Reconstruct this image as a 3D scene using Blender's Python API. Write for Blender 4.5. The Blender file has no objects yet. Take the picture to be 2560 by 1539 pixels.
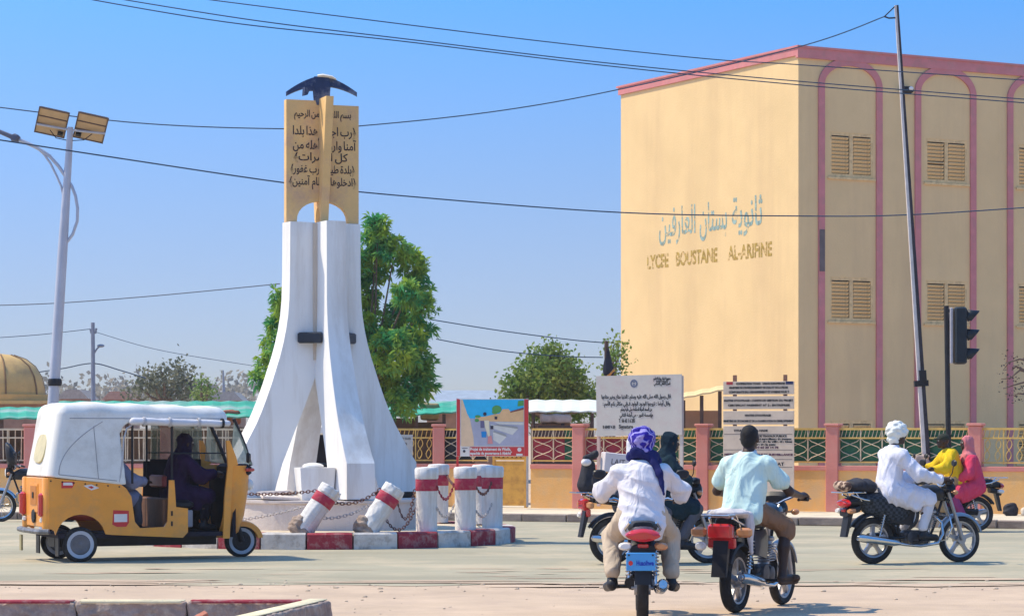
import bpy, math, random
import numpy as np
from mathutils import Vector, Matrix

random.seed(7)
np.random.seed(7)
R = math.radians
SC = bpy.context.scene
COL = SC.collection

# ------------------------------------------------------------------ camera
EYE = 1.6            # eye height, m
FPX = 6500.0         # focal length in pixels of the 2560 px wide photograph
HOR = 1085.0         # pixel row of the horizon
cam_data = bpy.data.cameras.new("camera")
cam_data.sensor_width = 36.0
cam_data.lens = FPX / 2560 * 36.0
cam_data.shift_y = (HOR - 769.5) / 2560
cam_data.clip_start = 0.5
cam_data.clip_end = 6000
cam = bpy.data.objects.new("camera", cam_data)
COL.objects.link(cam)
cam.location = (0, 0, EYE)
cam.rotation_euler = (R(90), 0, 0)
SC.camera = cam

# ------------------------------------------------------------------ light
SUN_EL = R(57)
SUN_AZ = math.atan2(0.20, -0.98)      # direction towards the sun, from +X counter-clockwise
sun_vec = Vector((math.cos(SUN_EL) * math.cos(SUN_AZ), math.cos(SUN_EL) * math.sin(SUN_AZ), math.sin(SUN_EL)))
sd = bpy.data.lights.new("sun", 'SUN')
sd.energy = 2.1
sd.angle = R(0.55)
sd.color = (1.0, 0.88, 0.66)
so = bpy.data.objects.new("sun", sd)
COL.objects.link(so)
so.rotation_euler = (-sun_vec).to_track_quat('-Z', 'Y').to_euler()
so.location = (-30, 10, 40)

world = bpy.data.worlds.new("World")
SC.world = world
world.use_nodes = True
wt = world.node_tree
bg = wt.nodes['Background']
sky = wt.nodes.new('ShaderNodeTexSky')
sky.sky_type = 'NISHITA'
sky.sun_disc = False
sky.sun_elevation = SUN_EL
sky.sun_rotation = math.pi / 2 - SUN_AZ     # rotation is measured from +Y clockwise
sky.altitude = 400
sky.air_density = 1.0
sky.dust_density = 0.8
sky.ozone_density = 3.0
# the band of sky in view is only 9 degrees high: the look-up is steepened so the blue comes down as low as in the place
tc = wt.nodes.new('ShaderNodeTexCoord')
mp = wt.nodes.new('ShaderNodeVectorMath'); mp.operation = 'MULTIPLY'; mp.inputs[1].default_value = (1, 1, 6.0)
nm = wt.nodes.new('ShaderNodeVectorMath'); nm.operation = 'NORMALIZE'
hs = wt.nodes.new('ShaderNodeHueSaturation'); hs.inputs['Saturation'].default_value = 1.28; hs.inputs['Hue'].default_value = 0.494
wt.links.new(tc.outputs['Generated'], mp.inputs[0])
wt.links.new(mp.outputs[0], nm.inputs[0])
wt.links.new(nm.outputs[0], sky.inputs[0])
wt.links.new(sky.outputs[0], hs.inputs['Color'])
# dust haze low over the horizon, all the way round
sx = wt.nodes.new('ShaderNodeSeparateXYZ'); wt.links.new(tc.outputs['Generated'], sx.inputs[0])
hz = wt.nodes.new('ShaderNodeMapRange')
hz.inputs['From Min'].default_value = 0.0; hz.inputs['From Max'].default_value = 0.165
hz.inputs['To Min'].default_value = 1.0; hz.inputs['To Max'].default_value = 0.0
wt.links.new(sx.outputs['Z'], hz.inputs['Value'])
hp = wt.nodes.new('ShaderNodeMath'); hp.operation = 'POWER'; hp.inputs[1].default_value = 1.0
wt.links.new(hz.outputs[0], hp.inputs[0])
hm = wt.nodes.new('ShaderNodeMix'); hm.data_type = 'RGBA'
hm.inputs['B'].default_value = (1.52, 1.50, 1.56, 1)
wt.links.new(hp.outputs[0], hm.inputs['Factor'])
wt.links.new(hs.outputs[0], hm.inputs['A'])
wt.links.new(hm.outputs['Result'], bg.inputs[0])
bg.inputs[1].default_value = 0.135

SC.view_settings.view_transform = 'Standard'
SC.view_settings.look = 'None'
SC.view_settings.gamma = 1
SC.view_settings.exposure = 1.25
SC.render.engine = 'CYCLES'
SC.cycles.max_bounces = 6
SC.cycles.diffuse_bounces = 3
SC.cycles.transparent_max_bounces = 8
SC.cycles.use_adaptive_sampling = True
SC.cycles.use_denoising = True

def P(px, py, d):
    """point at depth d that stands at pixel (px, py) of the photograph"""
    return Vector(((px - 1280) * d / FPX, d, EYE - (py - HOR) * d / FPX))

# ------------------------------------------------------------------ materials
MATS = {}
def srgb(r, g, b):
    f = lambda c: (c / 255 / 12.92) if c / 255 <= .04045 else ((c / 255 + .055) / 1.055) ** 2.4
    return (f(r), f(g), f(b))

def mat(name, col, rough=.8, var=.12, scale=5., bump=0., bscale=40., metal=0., spec=.3,
        dirt=None, streak=False, coat=0., stretch=None, bdist=.02, bstretch=None):
    if name in MATS:
        return MATS[name]
    m = bpy.data.materials.new(name)
    m.use_nodes = True
    nt = m.node_tree
    N, L = nt.nodes, nt.links
    b = N['Principled BSDF']
    b.inputs['Roughness'].default_value = rough
    b.inputs['Metallic'].default_value = metal
    b.inputs['Specular IOR Level'].default_value = spec
    if coat:
        b.inputs['Coat Weight'].default_value = coat
        b.inputs['Coat Roughness'].default_value = .08
    t = N.new('ShaderNodeTexCoord')
    vec = t.outputs['Object']
    if stretch:
        mpn = N.new('ShaderNodeMapping'); mpn.inputs['Scale'].default_value = stretch
        L.new(vec, mpn.inputs[0]); vec = mpn.outputs[0]
    n1 = N.new('ShaderNodeTexNoise'); n1.inputs['Scale'].default_value = scale
    n1.inputs['Detail'].default_value = 6; n1.inputs['Roughness'].default_value = .62
    L.new(vec, n1.inputs['Vector'])
    mr = N.new('ShaderNodeMapRange')
    mr.inputs['From Min'].default_value = .3; mr.inputs['From Max'].default_value = .7
    L.new(n1.outputs['Fac'], mr.inputs['Value'])
    mx = N.new('ShaderNodeMix'); mx.data_type = 'RGBA'
    mx.inputs['A'].default_value = (*[max(0, c * (1 - var)) for c in col], 1)
    mx.inputs['B'].default_value = (*[min(1, c * (1 + var)) for c in col], 1)
    L.new(mr.outputs[0], mx.inputs['Factor'])
    out = mx.outputs['Result']
    if dirt:
        dcol, amt, dsc = dirt
        n2 = N.new('ShaderNodeTexNoise'); n2.inputs['Scale'].default_value = dsc
        n2.inputs['Detail'].default_value = 8; n2.inputs['Roughness'].default_value = .7
        v2 = t.outputs['Object']
        if streak:
            mp2 = N.new('ShaderNodeMapping'); mp2.inputs['Scale'].default_value = (1, 1, .12)
            L.new(v2, mp2.inputs[0]); v2 = mp2.outputs[0]
        L.new(v2, n2.inputs['Vector'])
        m2 = N.new('ShaderNodeMapRange')
        m2.inputs['From Min'].default_value = .48; m2.inputs['From Max'].default_value = .64
        m2.inputs['To Max'].default_value = amt
        L.new(n2.outputs['Fac'], m2.inputs['Value'])
        mx2 = N.new('ShaderNodeMix'); mx2.data_type = 'RGBA'
        L.new(m2.outputs[0], mx2.inputs['Factor'])
        L.new(out, mx2.inputs['A']); mx2.inputs['B'].default_value = (*dcol, 1)
        out = mx2.outputs['Result']
    L.new(out, b.inputs['Base Color'])
    if bump:
        n3 = N.new('ShaderNodeTexNoise'); n3.inputs['Scale'].default_value = bscale
        n3.inputs['Detail'].default_value = 5
        v3 = vec
        if bstretch:
            mp3 = N.new('ShaderNodeMapping'); mp3.inputs['Scale'].default_value = bstretch
            L.new(t.outputs['Object'], mp3.inputs[0]); v3 = mp3.outputs[0]
            n3.inputs['Distortion'].default_value = 1.2; n3.inputs['Detail'].default_value = 3
        L.new(v3, n3.inputs['Vector'])
        bp = N.new('ShaderNodeBump'); bp.inputs['Strength'].default_value = bump
        bp.inputs['Distance'].default_value = bdist
        L.new(n3.outputs['Fac'], bp.inputs['Height'])
        L.new(bp.outputs[0], b.inputs['Normal'])
    MATS[name] = m
    return m

def two_tone(name, c1, c2, scale, lo=.45, hi=.55, rough=.9, kind='noise', bump=.2):
    """cloth or paint of two colours with shapes of their own"""
    if name in MATS:
        return MATS[name]
    m = bpy.data.materials.new(name); m.use_nodes = True
    N, L = m.node_tree.nodes, m.node_tree.links
    b = N['Principled BSDF']; b.inputs['Roughness'].default_value = rough
    b.inputs['Specular IOR Level'].default_value = .2
    t = N.new('ShaderNodeTexCoord')
    if kind == 'noise':
        n = N.new('ShaderNodeTexNoise'); n.inputs['Detail'].default_value = 4
    elif kind == 'checker':
        n = N.new('ShaderNodeTexChecker')
    else:
        n = N.new('ShaderNodeTexWave'); n.inputs['Distortion'].default_value = 9; n.inputs['Detail'].default_value = 3
    n.inputs['Scale'].default_value = scale
    L.new(t.outputs['Object'], n.inputs['Vector'])
    mr = N.new('ShaderNodeMapRange'); mr.inputs['From Min'].default_value = lo; mr.inputs['From Max'].default_value = hi
    L.new(n.outputs['Fac'], mr.inputs['Value'])
    mx = N.new('ShaderNodeMix'); mx.data_type = 'RGBA'
    mx.inputs['A'].default_value = (*c1, 1); mx.inputs['B'].default_value = (*c2, 1)
    L.new(mr.outputs[0], mx.inputs['Factor']); L.new(mx.outputs['Result'], b.inputs['Base Color'])
    if bump:
        bp = N.new('ShaderNodeBump'); bp.inputs['Strength'].default_value = bump; bp.inputs['Distance'].default_value = .02
        L.new(n.outputs['Fac'], bp.inputs['Height']); L.new(bp.outputs[0], b.inputs['Normal'])
    MATS[name] = m
    return m

def glass(name, tint=(.75, .8, .78), alpha=.35):
    if name in MATS:
        return MATS[name]
    m = mat(name, tint, .05, .03, 3, spec=.6)
    m.node_tree.nodes['Principled BSDF'].inputs['Alpha'].default_value = alpha
    return m

# ------------------------------------------------------------------ mesh builder
def rotz(a):
    return Matrix.Rotation(a, 4, 'Z')

class MB:
    def __init__(s):
        s.v = []; s.f = []
    def add(s, vs, fs, m=None):
        o = len(s.v)
        if m is not None:
            vs = [m @ Vector(v) for v in vs]
        s.v += [tuple(v) for v in vs]
        s.f += [tuple(i + o for i in f) for f in fs]
        return s
    def box(s, c, sz, m=None, bev=0.0):
        hx, hy, hz = sz[0] / 2, sz[1] / 2, sz[2] / 2
        cx, cy, cz = c
        if bev <= 0:
            vs = [(cx + x * hx, cy + y * hy, cz + z * hz) for z in (-1, 1) for y in (-1, 1) for x in (-1, 1)]
            return s.add(vs, [(0, 2, 3, 1), (4, 5, 7, 6), (0, 1, 5, 4), (2, 6, 7, 3), (0, 4, 6, 2), (1, 3, 7, 5)], m)
        b = min(bev, hx * .9, hy * .9, hz * .9)
        rings = []
        def rect(x, y, z, ch):
            return [(cx - x + ch, cy - y, z), (cx + x - ch, cy - y, z), (cx + x, cy - y + ch, z), (cx + x, cy + y - ch, z),
                    (cx + x - ch, cy + y, z), (cx - x + ch, cy + y, z), (cx - x, cy + y - ch, z), (cx - x, cy - y + ch, z)]
        for x, y, z in ((hx - b, hy - b, cz - hz), (hx, hy, cz - hz + b), (hx, hy, cz + hz - b), (hx - b, hy - b, cz + hz)):
            rings.append(rect(x, y, z, b))
        return s.loft(rings, m)
    def loft(s, rings, m=None, caps=True, closed=True):
        n = len(rings[0]); vs = [p for r in rings for p in r]; fs = []
        for i in range(len(rings) - 1):
            for j in range(n if closed else n - 1):
                k = (j + 1) % n
                fs.append((i * n + j, i * n + k, (i + 1) * n + k, (i + 1) * n + j))
        if caps and closed:
            fs.append(tuple(range(n - 1, -1, -1)))
            fs.append(tuple((len(rings) - 1) * n + j for j in range(n)))
        return s.add(vs, fs, m)
    def tube(s, pts, r, n=8, m=None, caps=True):
        pts = [Vector(p) for p in pts]
        rs = r if isinstance(r, (list, tuple)) else [r] * len(pts)
        t0 = (pts[1] - pts[0]).normalized()
        up = Vector((0, 0, 1)) if abs(t0.z) < .9 else Vector((1, 0, 0))
        u = t0.cross(up).normalized()
        rings = []
        for i, p in enumerate(pts):
            t = (pts[min(i + 1, len(pts) - 1)] - pts[max(i - 1, 0)]).normalized()
            u = (u - t * u.dot(t)).normalized()
            w = t.cross(u)
            rings.append([p + (u * math.cos(2 * math.pi * k / n) + w * math.sin(2 * math.pi * k / n)) * rs[i] for k in range(n)])
        return s.loft(rings, m, caps)
    def cyl(s, a, b, r1, r2=None, n=12, m=None):
        return s.tube([a, b], [r1, r1 if r2 is None else r2], n, m)
    def lathe(s, prof, n=24, m=None, a0=0, a1=2 * math.pi):
        """profile of (radius, height) turned about local Z"""
        full = abs(a1 - a0 - 2 * math.pi) < 1e-6
        k = n if full else n + 1
        rings = [[(r * math.cos(a0 + (a1 - a0) * i / n), r * math.sin(a0 + (a1 - a0) * i / n), z) for i in range(k)] for r, z in prof]
        return s.loft(rings, m, caps=full, closed=full)
    def prism(s, poly, z0, z1, m=None):
        n = len(poly)
        vs = [(x, y, z0) for x, y in poly] + [(x, y, z1) for x, y in poly]
        fs = [tuple(range(n - 1, -1, -1)), tuple(range(n, 2 * n))]
        fs += [(i, (i + 1) % n, n + (i + 1) % n, n + i) for i in range(n)]
        return s.add(vs, fs, m)
    def torus(s, RR, r, n=24, k=8, m=None, sy=1.0, flat=1.0):
        vs = []; fs = []
        for i in range(n):
            a = 2 * math.pi * i / n
            for j in range(k):
                b = 2 * math.pi * j / k
                q = RR + r * math.cos(b)
                vs.append((q * math.cos(a), q * math.sin(a) * sy, r * flat * math.sin(b)))
        for i in range(n):
            for j in range(k):
                fs.append((i * k + j, ((i + 1) % n) * k + j, ((i + 1) % n) * k + (j + 1) % k, i * k + (j + 1) % k))
        return s.add(vs, fs, m)
    def ell(s, c, r, n=14, k=9, m=None):
        rings = []
        for j in range(k + 1):
            a = -math.pi / 2 + math.pi * j / k
            q = max(math.cos(a), .02)
            rings.append([(c[0] + r[0] * q * math.cos(2 * math.pi * i / n), c[1] + r[1] * q * math.sin(2 * math.pi * i / n), c[2] + r[2] * math.sin(a)) for i in range(n)])
        return s.loft(rings, m)
    def sect(s, secs, n=16, m=None):
        """loft along x: each section (x, y, z, half width, half height, exponent)"""
        rings = []
        for x, y, z, w, h, e in secs:
            ring = []
            for i in range(n):
                a = 2 * math.pi * i / n
                c_, s_ = math.cos(a), math.sin(a)
                ring.append((x, y + w * math.copysign(abs(c_) ** (2 / e), c_), z + h * math.copysign(abs(s_) ** (2 / e), s_)))
            rings.append(ring)
        return s.loft(rings, m)
    def mesh(s, name, smooth=40):
        me = bpy.data.meshes.new(name)
        me.from_pydata(s.v, [], s.f)
        if smooth:
            me.polygons.foreach_set('use_smooth', [True] * len(me.polygons))
            me.set_sharp_from_angle(angle=R(smooth))
        me.update()
        return me
    def build(s, name, material, parent=None, smooth=40, m=None):
        me = s.mesh(name, smooth)
        return link(name, me, material, parent, m)

def link(name, me, material, parent=None, m=None):
    if material is not None and not me.materials:
        me.materials.append(material)
    o = bpy.data.objects.new(name, me)
    COL.objects.link(o)
    if parent is not None:
        o.parent = parent
    if m is not None:
        o.matrix_basis = m
    return o

def empty(name, loc=(0, 0, 0), rz=0, parent=None):
    o = bpy.data.objects.new(name, None)
    o.empty_display_size = .1
    COL.objects.link(o)
    o.location = loc
    o.rotation_euler = (0, 0, rz)
    if parent is not None:
        o.parent = parent
    return o

def tag(o, label, cat, group=None, kind=None):
    o['label'] = label
    if cat:
        o['category'] = cat
    if group:
        o['group'] = group
    if kind:
        o['kind'] = kind
    return o

def struct(o, label=None):
    o['kind'] = 'structure'
    if label:
        o['label'] = label
    return o

def YZ(y):
    """matrix that lays an (x, z) outline in a plane of constant y; prism depth runs along -y"""
    return Matrix.Translation((0, y, 0)) @ Matrix.Rotation(R(90), 4, 'X')

def frame(origin, xdir, ydir):
    """matrix with the given x and y axes"""
    x = Vector(xdir).normalized(); y = Vector(ydir).normalized(); z = x.cross(y)
    m = Matrix((x, y, z)).transposed().to_4x4()
    m.translation = Vector(origin)
    return m

# ------------------------------------------------------------------ lettering
AR = {}
for ch, base, joins in (('ا', 0xFE8D, 0), ('ب', 0xFE8F, 1), ('ة', 0xFE93, 0), ('ت', 0xFE95, 1), ('ث', 0xFE99, 1), ('ج', 0xFE9D, 1),
                        ('ح', 0xFEA1, 1), ('خ', 0xFEA5, 1), ('د', 0xFEA9, 0), ('ذ', 0xFEAB, 0), ('ر', 0xFEAD, 0), ('ز', 0xFEAF, 0),
                        ('س', 0xFEB1, 1), ('ش', 0xFEB5, 1), ('ص', 0xFEB9, 1), ('ض', 0xFEBD, 1), ('ط', 0xFEC1, 1), ('ظ', 0xFEC5, 1),
                        ('ع', 0xFEC9, 1), ('غ', 0xFECD, 1), ('ف', 0xFED1, 1), ('ق', 0xFED5, 1), ('ك', 0xFED9, 1), ('ل', 0xFEDD, 1),
                        ('م', 0xFEE1, 1), ('ن', 0xFEE5, 1), ('ه', 0xFEE9, 1), ('و', 0xFEED, 0), ('ى', 0xFEEF, 0), ('ي', 0xFEF1, 1),
                        ('آ', 0xFE81, 0), ('أ', 0xFE83, 0)):
    AR[ch] = (base, joins)

def arabic(t):
    out = []
    for i, c in enumerate(t):
        if c not in AR:
            out.append({'(': '﴿', ')': '﴾'}.get(c, c)); continue
        base, j = AR[c]
        prev = i > 0 and t[i - 1] in AR and AR[t[i - 1]][1]
        nxt = i + 1 < len(t) and t[i + 1] in AR and j
        out.append(chr(base + (3 if prev and nxt else 1 if prev else 2 if nxt else 0)))
    return ''.join(reversed(out))

def text_mesh(body, size, width=None, bold=0.0, depth=0.003, align='CENTER', squash=True):
    c = bpy.data.curves.new('txt', 'FONT')
    c.body = body; c.size = size; c.align_x = align
    c.offset = bold; c.extrude = depth; c.resolution_u = 3
    o = bpy.data.objects.new('txt', c)
    me = bpy.data.meshes.new_from_object(o)
    bpy.data.objects.remove(o); bpy.data.curves.remove(c)
    if width and me.vertices:
        xs = [v.co.x for v in me.vertices]
        k = width / max(max(xs) - min(xs), 1e-6)
        ky = 1 if squash else k
        me.transform(Matrix.Diagonal((k, ky, 1, 1)))
    return me

def letters(body, size, material, parent, m, width=None, bold=0.0, name='lettering', align='CENTER', depth=.003):
    me = text_mesh(body, size, width, bold, depth, align)
    return link(name, me, material, parent, m)

# ------------------------------------------------------------------ implicit surfaces (figures, cloth, padding)
def vcap(p, a, b, ra, rb):
    a = np.asarray(a, float); b = np.asarray(b, float)
    ba = b - a; pa = p - a
    t = np.clip(pa @ ba / max(ba @ ba, 1e-9), 0, 1)
    return np.linalg.norm(pa - t[:, None] * ba, axis=1) - (ra + (rb - ra) * t)

def vell(p, c, r, rot=None):
    q = p - np.asarray(c, float)
    if rot is not None:
        q = q @ np.asarray(rot)
    r = np.asarray(r, float)
    k0 = np.linalg.norm(q / r, axis=1); k1 = np.linalg.norm(q / (r * r), axis=1) + 1e-9
    return k0 * (k0 - 1) / k1

def vbox(p, c, h, r):
    q = np.abs(p - np.asarray(c, float)) - (np.asarray(h, float) - r)
    return np.linalg.norm(np.maximum(q, 0), axis=1) + np.minimum(q.max(axis=1), 0) - r

def smin(a, b, k):
    h = np.clip(.5 + .5 * (b - a) / k, 0, 1)
    return b * (1 - h) + a * h - k * h * (1 - h)

def union(prims, k):
    def fn(p):
        d = None
        for q in prims:
            if q[0] == 'c':
                e = vcap(p, *q[1:])
            elif q[0] == 'e':
                e = vell(p, *q[1:])
            else:
                e = vbox(p, *q[1:])
            d = e if d is None else smin(d, e, k)
        return d
    return fn

def folds(seed, scale, amp, stretch=(1, 1, .45)):
    rs = np.random.RandomState(seed)
    A = rs.normal(size=(3, 3)) * np.array(stretch)
    A = A / np.linalg.norm(A, axis=1)[:, None] * scale * np.array([[1.0], [1.45], [.75]])
    ph = rs.uniform(0, 6.28, 3); W = rs.normal(size=(3, 3)) * scale * .35
    wt_ = np.array([.42, .26, .32])
    def g(p):
        q = p + np.sin(p @ W.T + ph) * (.9 / scale)
        return amp * (np.abs(np.sin(q @ A.T + ph)) ** .8 @ wt_)
    return g

def surface(fn, lo, hi, h, slack=.02):
    lo = np.array(lo, float); B = 6
    nb = np.ceil((np.array(hi) - lo) / (h * B)).astype(int)
    n = nb * B
    g = np.stack(np.meshgrid(*[np.arange(k) for k in nb], indexing='ij'), -1).reshape(-1, 3)
    dc = fn(lo + (g * B + B / 2) * h)
    D = np.repeat(np.repeat(np.repeat(np.where(dc < 0, -1., 1.).reshape(nb), B, 0), B, 1), B, 2)
    near = g[np.abs(dc) < B * h * .9 + slack]
    off = np.stack(np.meshgrid(*[np.arange(B)] * 3, indexing='ij'), -1).reshape(-1, 3)
    ii = (near[:, None, :] * B + off[None]).reshape(-1, 3)
    D[ii[:, 0], ii[:, 1], ii[:, 2]] = fn(lo + ii * h)
    S = D < 0
    cnt = sum(S[a:n[0] - 1 + a, b:n[1] - 1 + b, c:n[2] - 1 + c].astype(np.int8) for a in (0, 1) for b in (0, 1) for c in (0, 1))
    I, J, K = np.nonzero((cnt > 0) & (cnt < 8))
    ids = np.full(cnt.shape, -1); ids[I, J, K] = np.arange(len(I))
    cor = [(a, b, c) for a in (0, 1) for b in (0, 1) for c in (0, 1)]
    C = np.stack([D[I + a, J + b, K + c] for a, b, c in cor], 1)
    acc = np.zeros((len(I), 3)); num = np.zeros(len(I))
    for u in range(8):
        for w in range(u + 1, 8):
            du = np.array(cor[w]) - np.array(cor[u])
            if np.abs(du).sum() != 1:
                continue
            x = (C[:, u] < 0) != (C[:, w] < 0)
            t = np.where(x, C[:, u] / np.where(x, C[:, u] - C[:, w], 1), 0)
            acc += np.where(x[:, None], np.array(cor[u]) + t[:, None] * du, 0); num += x
    V = lo + (np.stack([I, J, K], 1) + acc / num[:, None]) * h
    F = []
    for ax in range(3):
        o1, o2 = (ax + 1) % 3, (ax + 2) % 3
        s0 = [slice(None)] * 3; s1 = [slice(None)] * 3
        s0[ax] = slice(0, -1); s1[ax] = slice(1, None)
        for o in (o1, o2):
            s0[o] = slice(1, -1); s1[o] = slice(1, -1)
        A0 = S[tuple(s0)]; A1 = S[tuple(s1)]
        q = np.argwhere(A0 != A1)
        q[:, o1] += 1; q[:, o2] += 1
        flip = S[q[:, 0], q[:, 1], q[:, 2]]
        def cid(d1, d2):
            c = q.copy(); c[:, o1] += d1; c[:, o2] += d2
            return ids[c[:, 0], c[:, 1], c[:, 2]]
        quad = np.stack([cid(-1, -1), cid(0, -1), cid(0, 0), cid(-1, 0)], 1)
        quad[~flip] = quad[~flip][:, ::-1]
        F.append(quad)
    F = np.concatenate(F); F = F[(F >= 0).all(axis=1)]
    return V, F

def sdf_obj(name, fn, lo, hi, h, material, parent, m=None, slack=.02):
    V, F = surface(fn, lo, hi, h, slack)
    me = bpy.data.meshes.new(name)
    me.from_pydata(V.tolist(), [], F.tolist())
    me.polygons.foreach_set('use_smooth', [True] * len(me.polygons))
    me.update()
    return link(name, me, material, parent, m)
# ================================================================== SETTING
def on_line(px, A, B):
    k = (px - 1280) / FPX
    dx, dy = B[0] - A[0], B[1] - A[1]
    t = (k * A[1] - A[0]) / (dx - k * dy)
    return Vector((A[0] + t * dx, A[1] + t * dy, 0))

FA, FB = Vector((-1.484, 52.7, 0)), Vector((11.4, 46.96, 0))   # line of the school wall, right of the monument
FC = Vector((-26.0, 52.7, 0))                                   # and on to the left
fdir = (FB - FA).normalized()
fnor = Vector((fdir.y, -fdir.x, 0))                             # towards the camera
KW = 3.7                                                        # pavement width

m_dirt = mat('sandy_ground', (.55, .415, .30), .95, .13, .9, .5, 55, spec=.1, dirt=((.44, .33, .26), .45, 2.2))
m_asph = mat('dusty_asphalt', (.38, .345, .25), .92, .16, .45, .4, 120, spec=.15, dirt=((.58, .475, .33), .6, .5), stretch=(.14, 1.5, 1))
m_pave = mat('pale_concrete_paving', (.70, .60, .44), .9, .12, 2., .3, 60, dirt=((.42, .34, .26), .5, 1.6))

mb = MB()
mb.add([(-1500, -20, 0), (1500, -20, 0), (1500, 3000, 0), (-1500, 3000, 0)], [(0, 1, 2, 3)])
struct(mb.build('ground', m_dirt, smooth=0), 'sandy beige ground reaching to the horizon')

mb = MB()
xs = np.arange(-60, 60.01, .25)
near = [(x, 27.75 + .22 * math.sin(x * .9) + .13 * math.sin(x * 2.7 + 1) + random.uniform(-.07, .07) + .018 * x) for x in xs]
far_y = lambda x: 51.5 if x < FA.x else 51.5 + (x - FA.x) * fdir.y / fdir.x
vs = [(x, y, .004) for x, y in near] + [(x, min(far_y(x), 52), .004) for x in xs]
n = len(xs)
mb.add(vs, [(i, i + 1, n + i + 1, n + i) for i in range(n - 1)])
struct(mb.build('road', m_asph, smooth=0), 'dusty grey asphalt road round the monument')

# loose stones and crumbs along the broken edge of the asphalt
mb = MB()
for i in range(420):
    x = random.uniform(-7, 7)
    y = random.choice([random.gauss(27.6, .5), random.uniform(20.5, 28.5)])
    r = random.choice([.006, .008, .01, .014, .02]) * random.uniform(.6, 1.2)
    mb.ell((x, y, r * .25), (r * random.uniform(.8, 1.6), r, r * .55), 6, 4)
o = mb.build('gravel', mat('pebble', (.46, .37, .28), .9, .4, 30))
tag(o, 'loose pebbles and crumbs scattered along the sandy road edge', None, kind='stuff')

mb = MB()
rs = np.random.RandomState(2)
for i in range(70):
    cx, cy = rs.uniform(-8, 8), rs.choice([rs.normal(27.9, .35), rs.uniform(28, 31)])
    rx, ry = rs.uniform(.15, 1.3), rs.uniform(.04, .22)
    if cy > 28.7:
        rx *= .6; ry *= .4
    ph = rs.uniform(0, 6.28, 3); n_ = 22
    mb.add([(cx + rx * (1 + .25 * math.sin(3 * a + ph[0]) + .15 * math.sin(7 * a + ph[1])) * math.cos(a), cy + ry * (1 + .3 * math.sin(2 * a + ph[2]) + .2 * math.sin(5 * a + ph[0])) * math.sin(a), .008 + .0001 * i) for a in [2 * math.pi * k / n_ for k in range(n_)]], [tuple(range(n_))])
tag(mb.build('sand_drift', m_dirt, smooth=0), 'thin sand drifted over the edge of the asphalt', None, kind='stuff')
# pavement along the school wall, with kerb stones
mb = MB()
kA, kB, kC = FA + fnor * KW, FB + fnor * KW, FC + Vector((0, -KW, 0))
inA = Vector((FA.x - 1.0, FA.y - KW, 0))
poly = [(kC.x, kC.y), (inA.x, inA.y), (kA.x, kA.y), (kB.x, kB.y), (FB.x - fnor.x * 2, FB.y - fnor.y * 2), (FA.x, FA.y + 2), (FC.x, FC.y + 2)]
mb.prism(poly, 0.0, .135)
pave = struct(mb.build('pavement', m_pave, smooth=0), 'raised pale pavement along the school wall')
m_kerb = mat('weathered_kerb_concrete', (.24, .19, .165), .95, .2, 3, .5, 30, dirt=((.40, .33, .25), .5, 2.5))
kst = MB().box((0, 0, .072), (.86, .2, .144), bev=.015).mesh('kerb_stone')
def kerb_run(a, b):
    d = (b - a); L = d.length; d.normalize(); k = int(L / .88)
    for i in range(k):
        c = a + d * (.44 + i * .88)
        o = link('kerb_stone', kst, m_kerb, pave)
        o.location = (c.x + random.uniform(-.008, .008), c.y - .1 + random.uniform(-.012, .012), random.uniform(-.008, .006))
        o.rotation_euler = (random.uniform(-.01, .01), random.uniform(-.008, .008), math.atan2(d.y, d.x) + random.uniform(-.012, .012))
kerb_run(kC, inA); kerb_run(kA, kB)

# ------------------------------------------------------------------ school wall with railing
m_orange = mat('orange_plaster', (.82, .45, .155), .9, .1, 1.3, .3, 35, dirt=((.66, .46, .27), .55, 1.5))
m_pink = mat('pink_plaster', (.66, .24, .20), .9, .12, 2., .2, 35, dirt=((.55, .28, .23), .5, 2.))
m_yrail = mat('yellow_railing_paint', (.66, .43, .12), .6, .15, 8)
m_prail = mat('pale_railing_paint', (.62, .50, .36), .6, .15, 8)
m_red = mat('maroon_sheet', (.30, .030, .055), .6, .2, 2.5)
m_green = mat('dark_green_sheet', (.022, .11, .055), .6, .35, 2.5)
m_dark = mat('near_black_metal', (.014, .014, .018), .55, .3, 8)

wall_r = tag(empty('perimeter_wall', FA), 'orange school wall with pink posts and diamond railing right of monument', 'wall')
wall_l = tag(empty('perimeter_wall', FC), 'orange wall with pink posts and upright railing behind the three-wheeler', 'wall')

def grille(kind, L, style):
    """railing of one bay, in local x from 0 to L, z from 1.10 to 1.72 above the pavement"""
    g = MB()
    nb = max(1, round(L / .39)); w = L / nb
    for i in range(nb + 1):
        g.box((i * w, 0, 1.24), (.022, .022, .66))
    if style == 'diamond':
        for i in range(nb):
            for sgn in (1, -1):
                pts = []
                for k in range(9):
                    u = k / 8
                    x = i * w + w / 2 + sgn * (w * .46) * math.cos(u * 2 * math.pi)
                    pts.append((x, sgn * .006, 0.97 + .41 * u))
                g.tube(pts, .008, 5)
        for i in range(int(L / .075)):
            x = .04 + i * .075
            g.tube([(x, 0, 1.41), (x + .035, 0, 1.545)], .007, 4)
    elif style == 'wave':
        for i in range(nb * 2):
            pts = []
            for sgn in (1, -1):
                pts = [(i * w / 2 + w / 4 + sgn * .05 * math.sin(2 * math.pi * k / 8) + .03 * (k / 8 - .5), sgn * .005, 0.97 + .41 * k / 8) for k in range(9)]
                g.tube(pts, .009, 5)
        for i in range(int(L / .09)):
            g.tube([(.04 + i * .09, 0, 1.41), (.07 + i * .09, 0, 1.545)], .008, 4)
    else:
        for i in range(int(L / .12)):
            x = .05 + i * .12
            g.tube([(x, 0, .95), (x + .012 * math.sin(i), 0, 1.55)], .011, 5)
    return g

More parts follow.
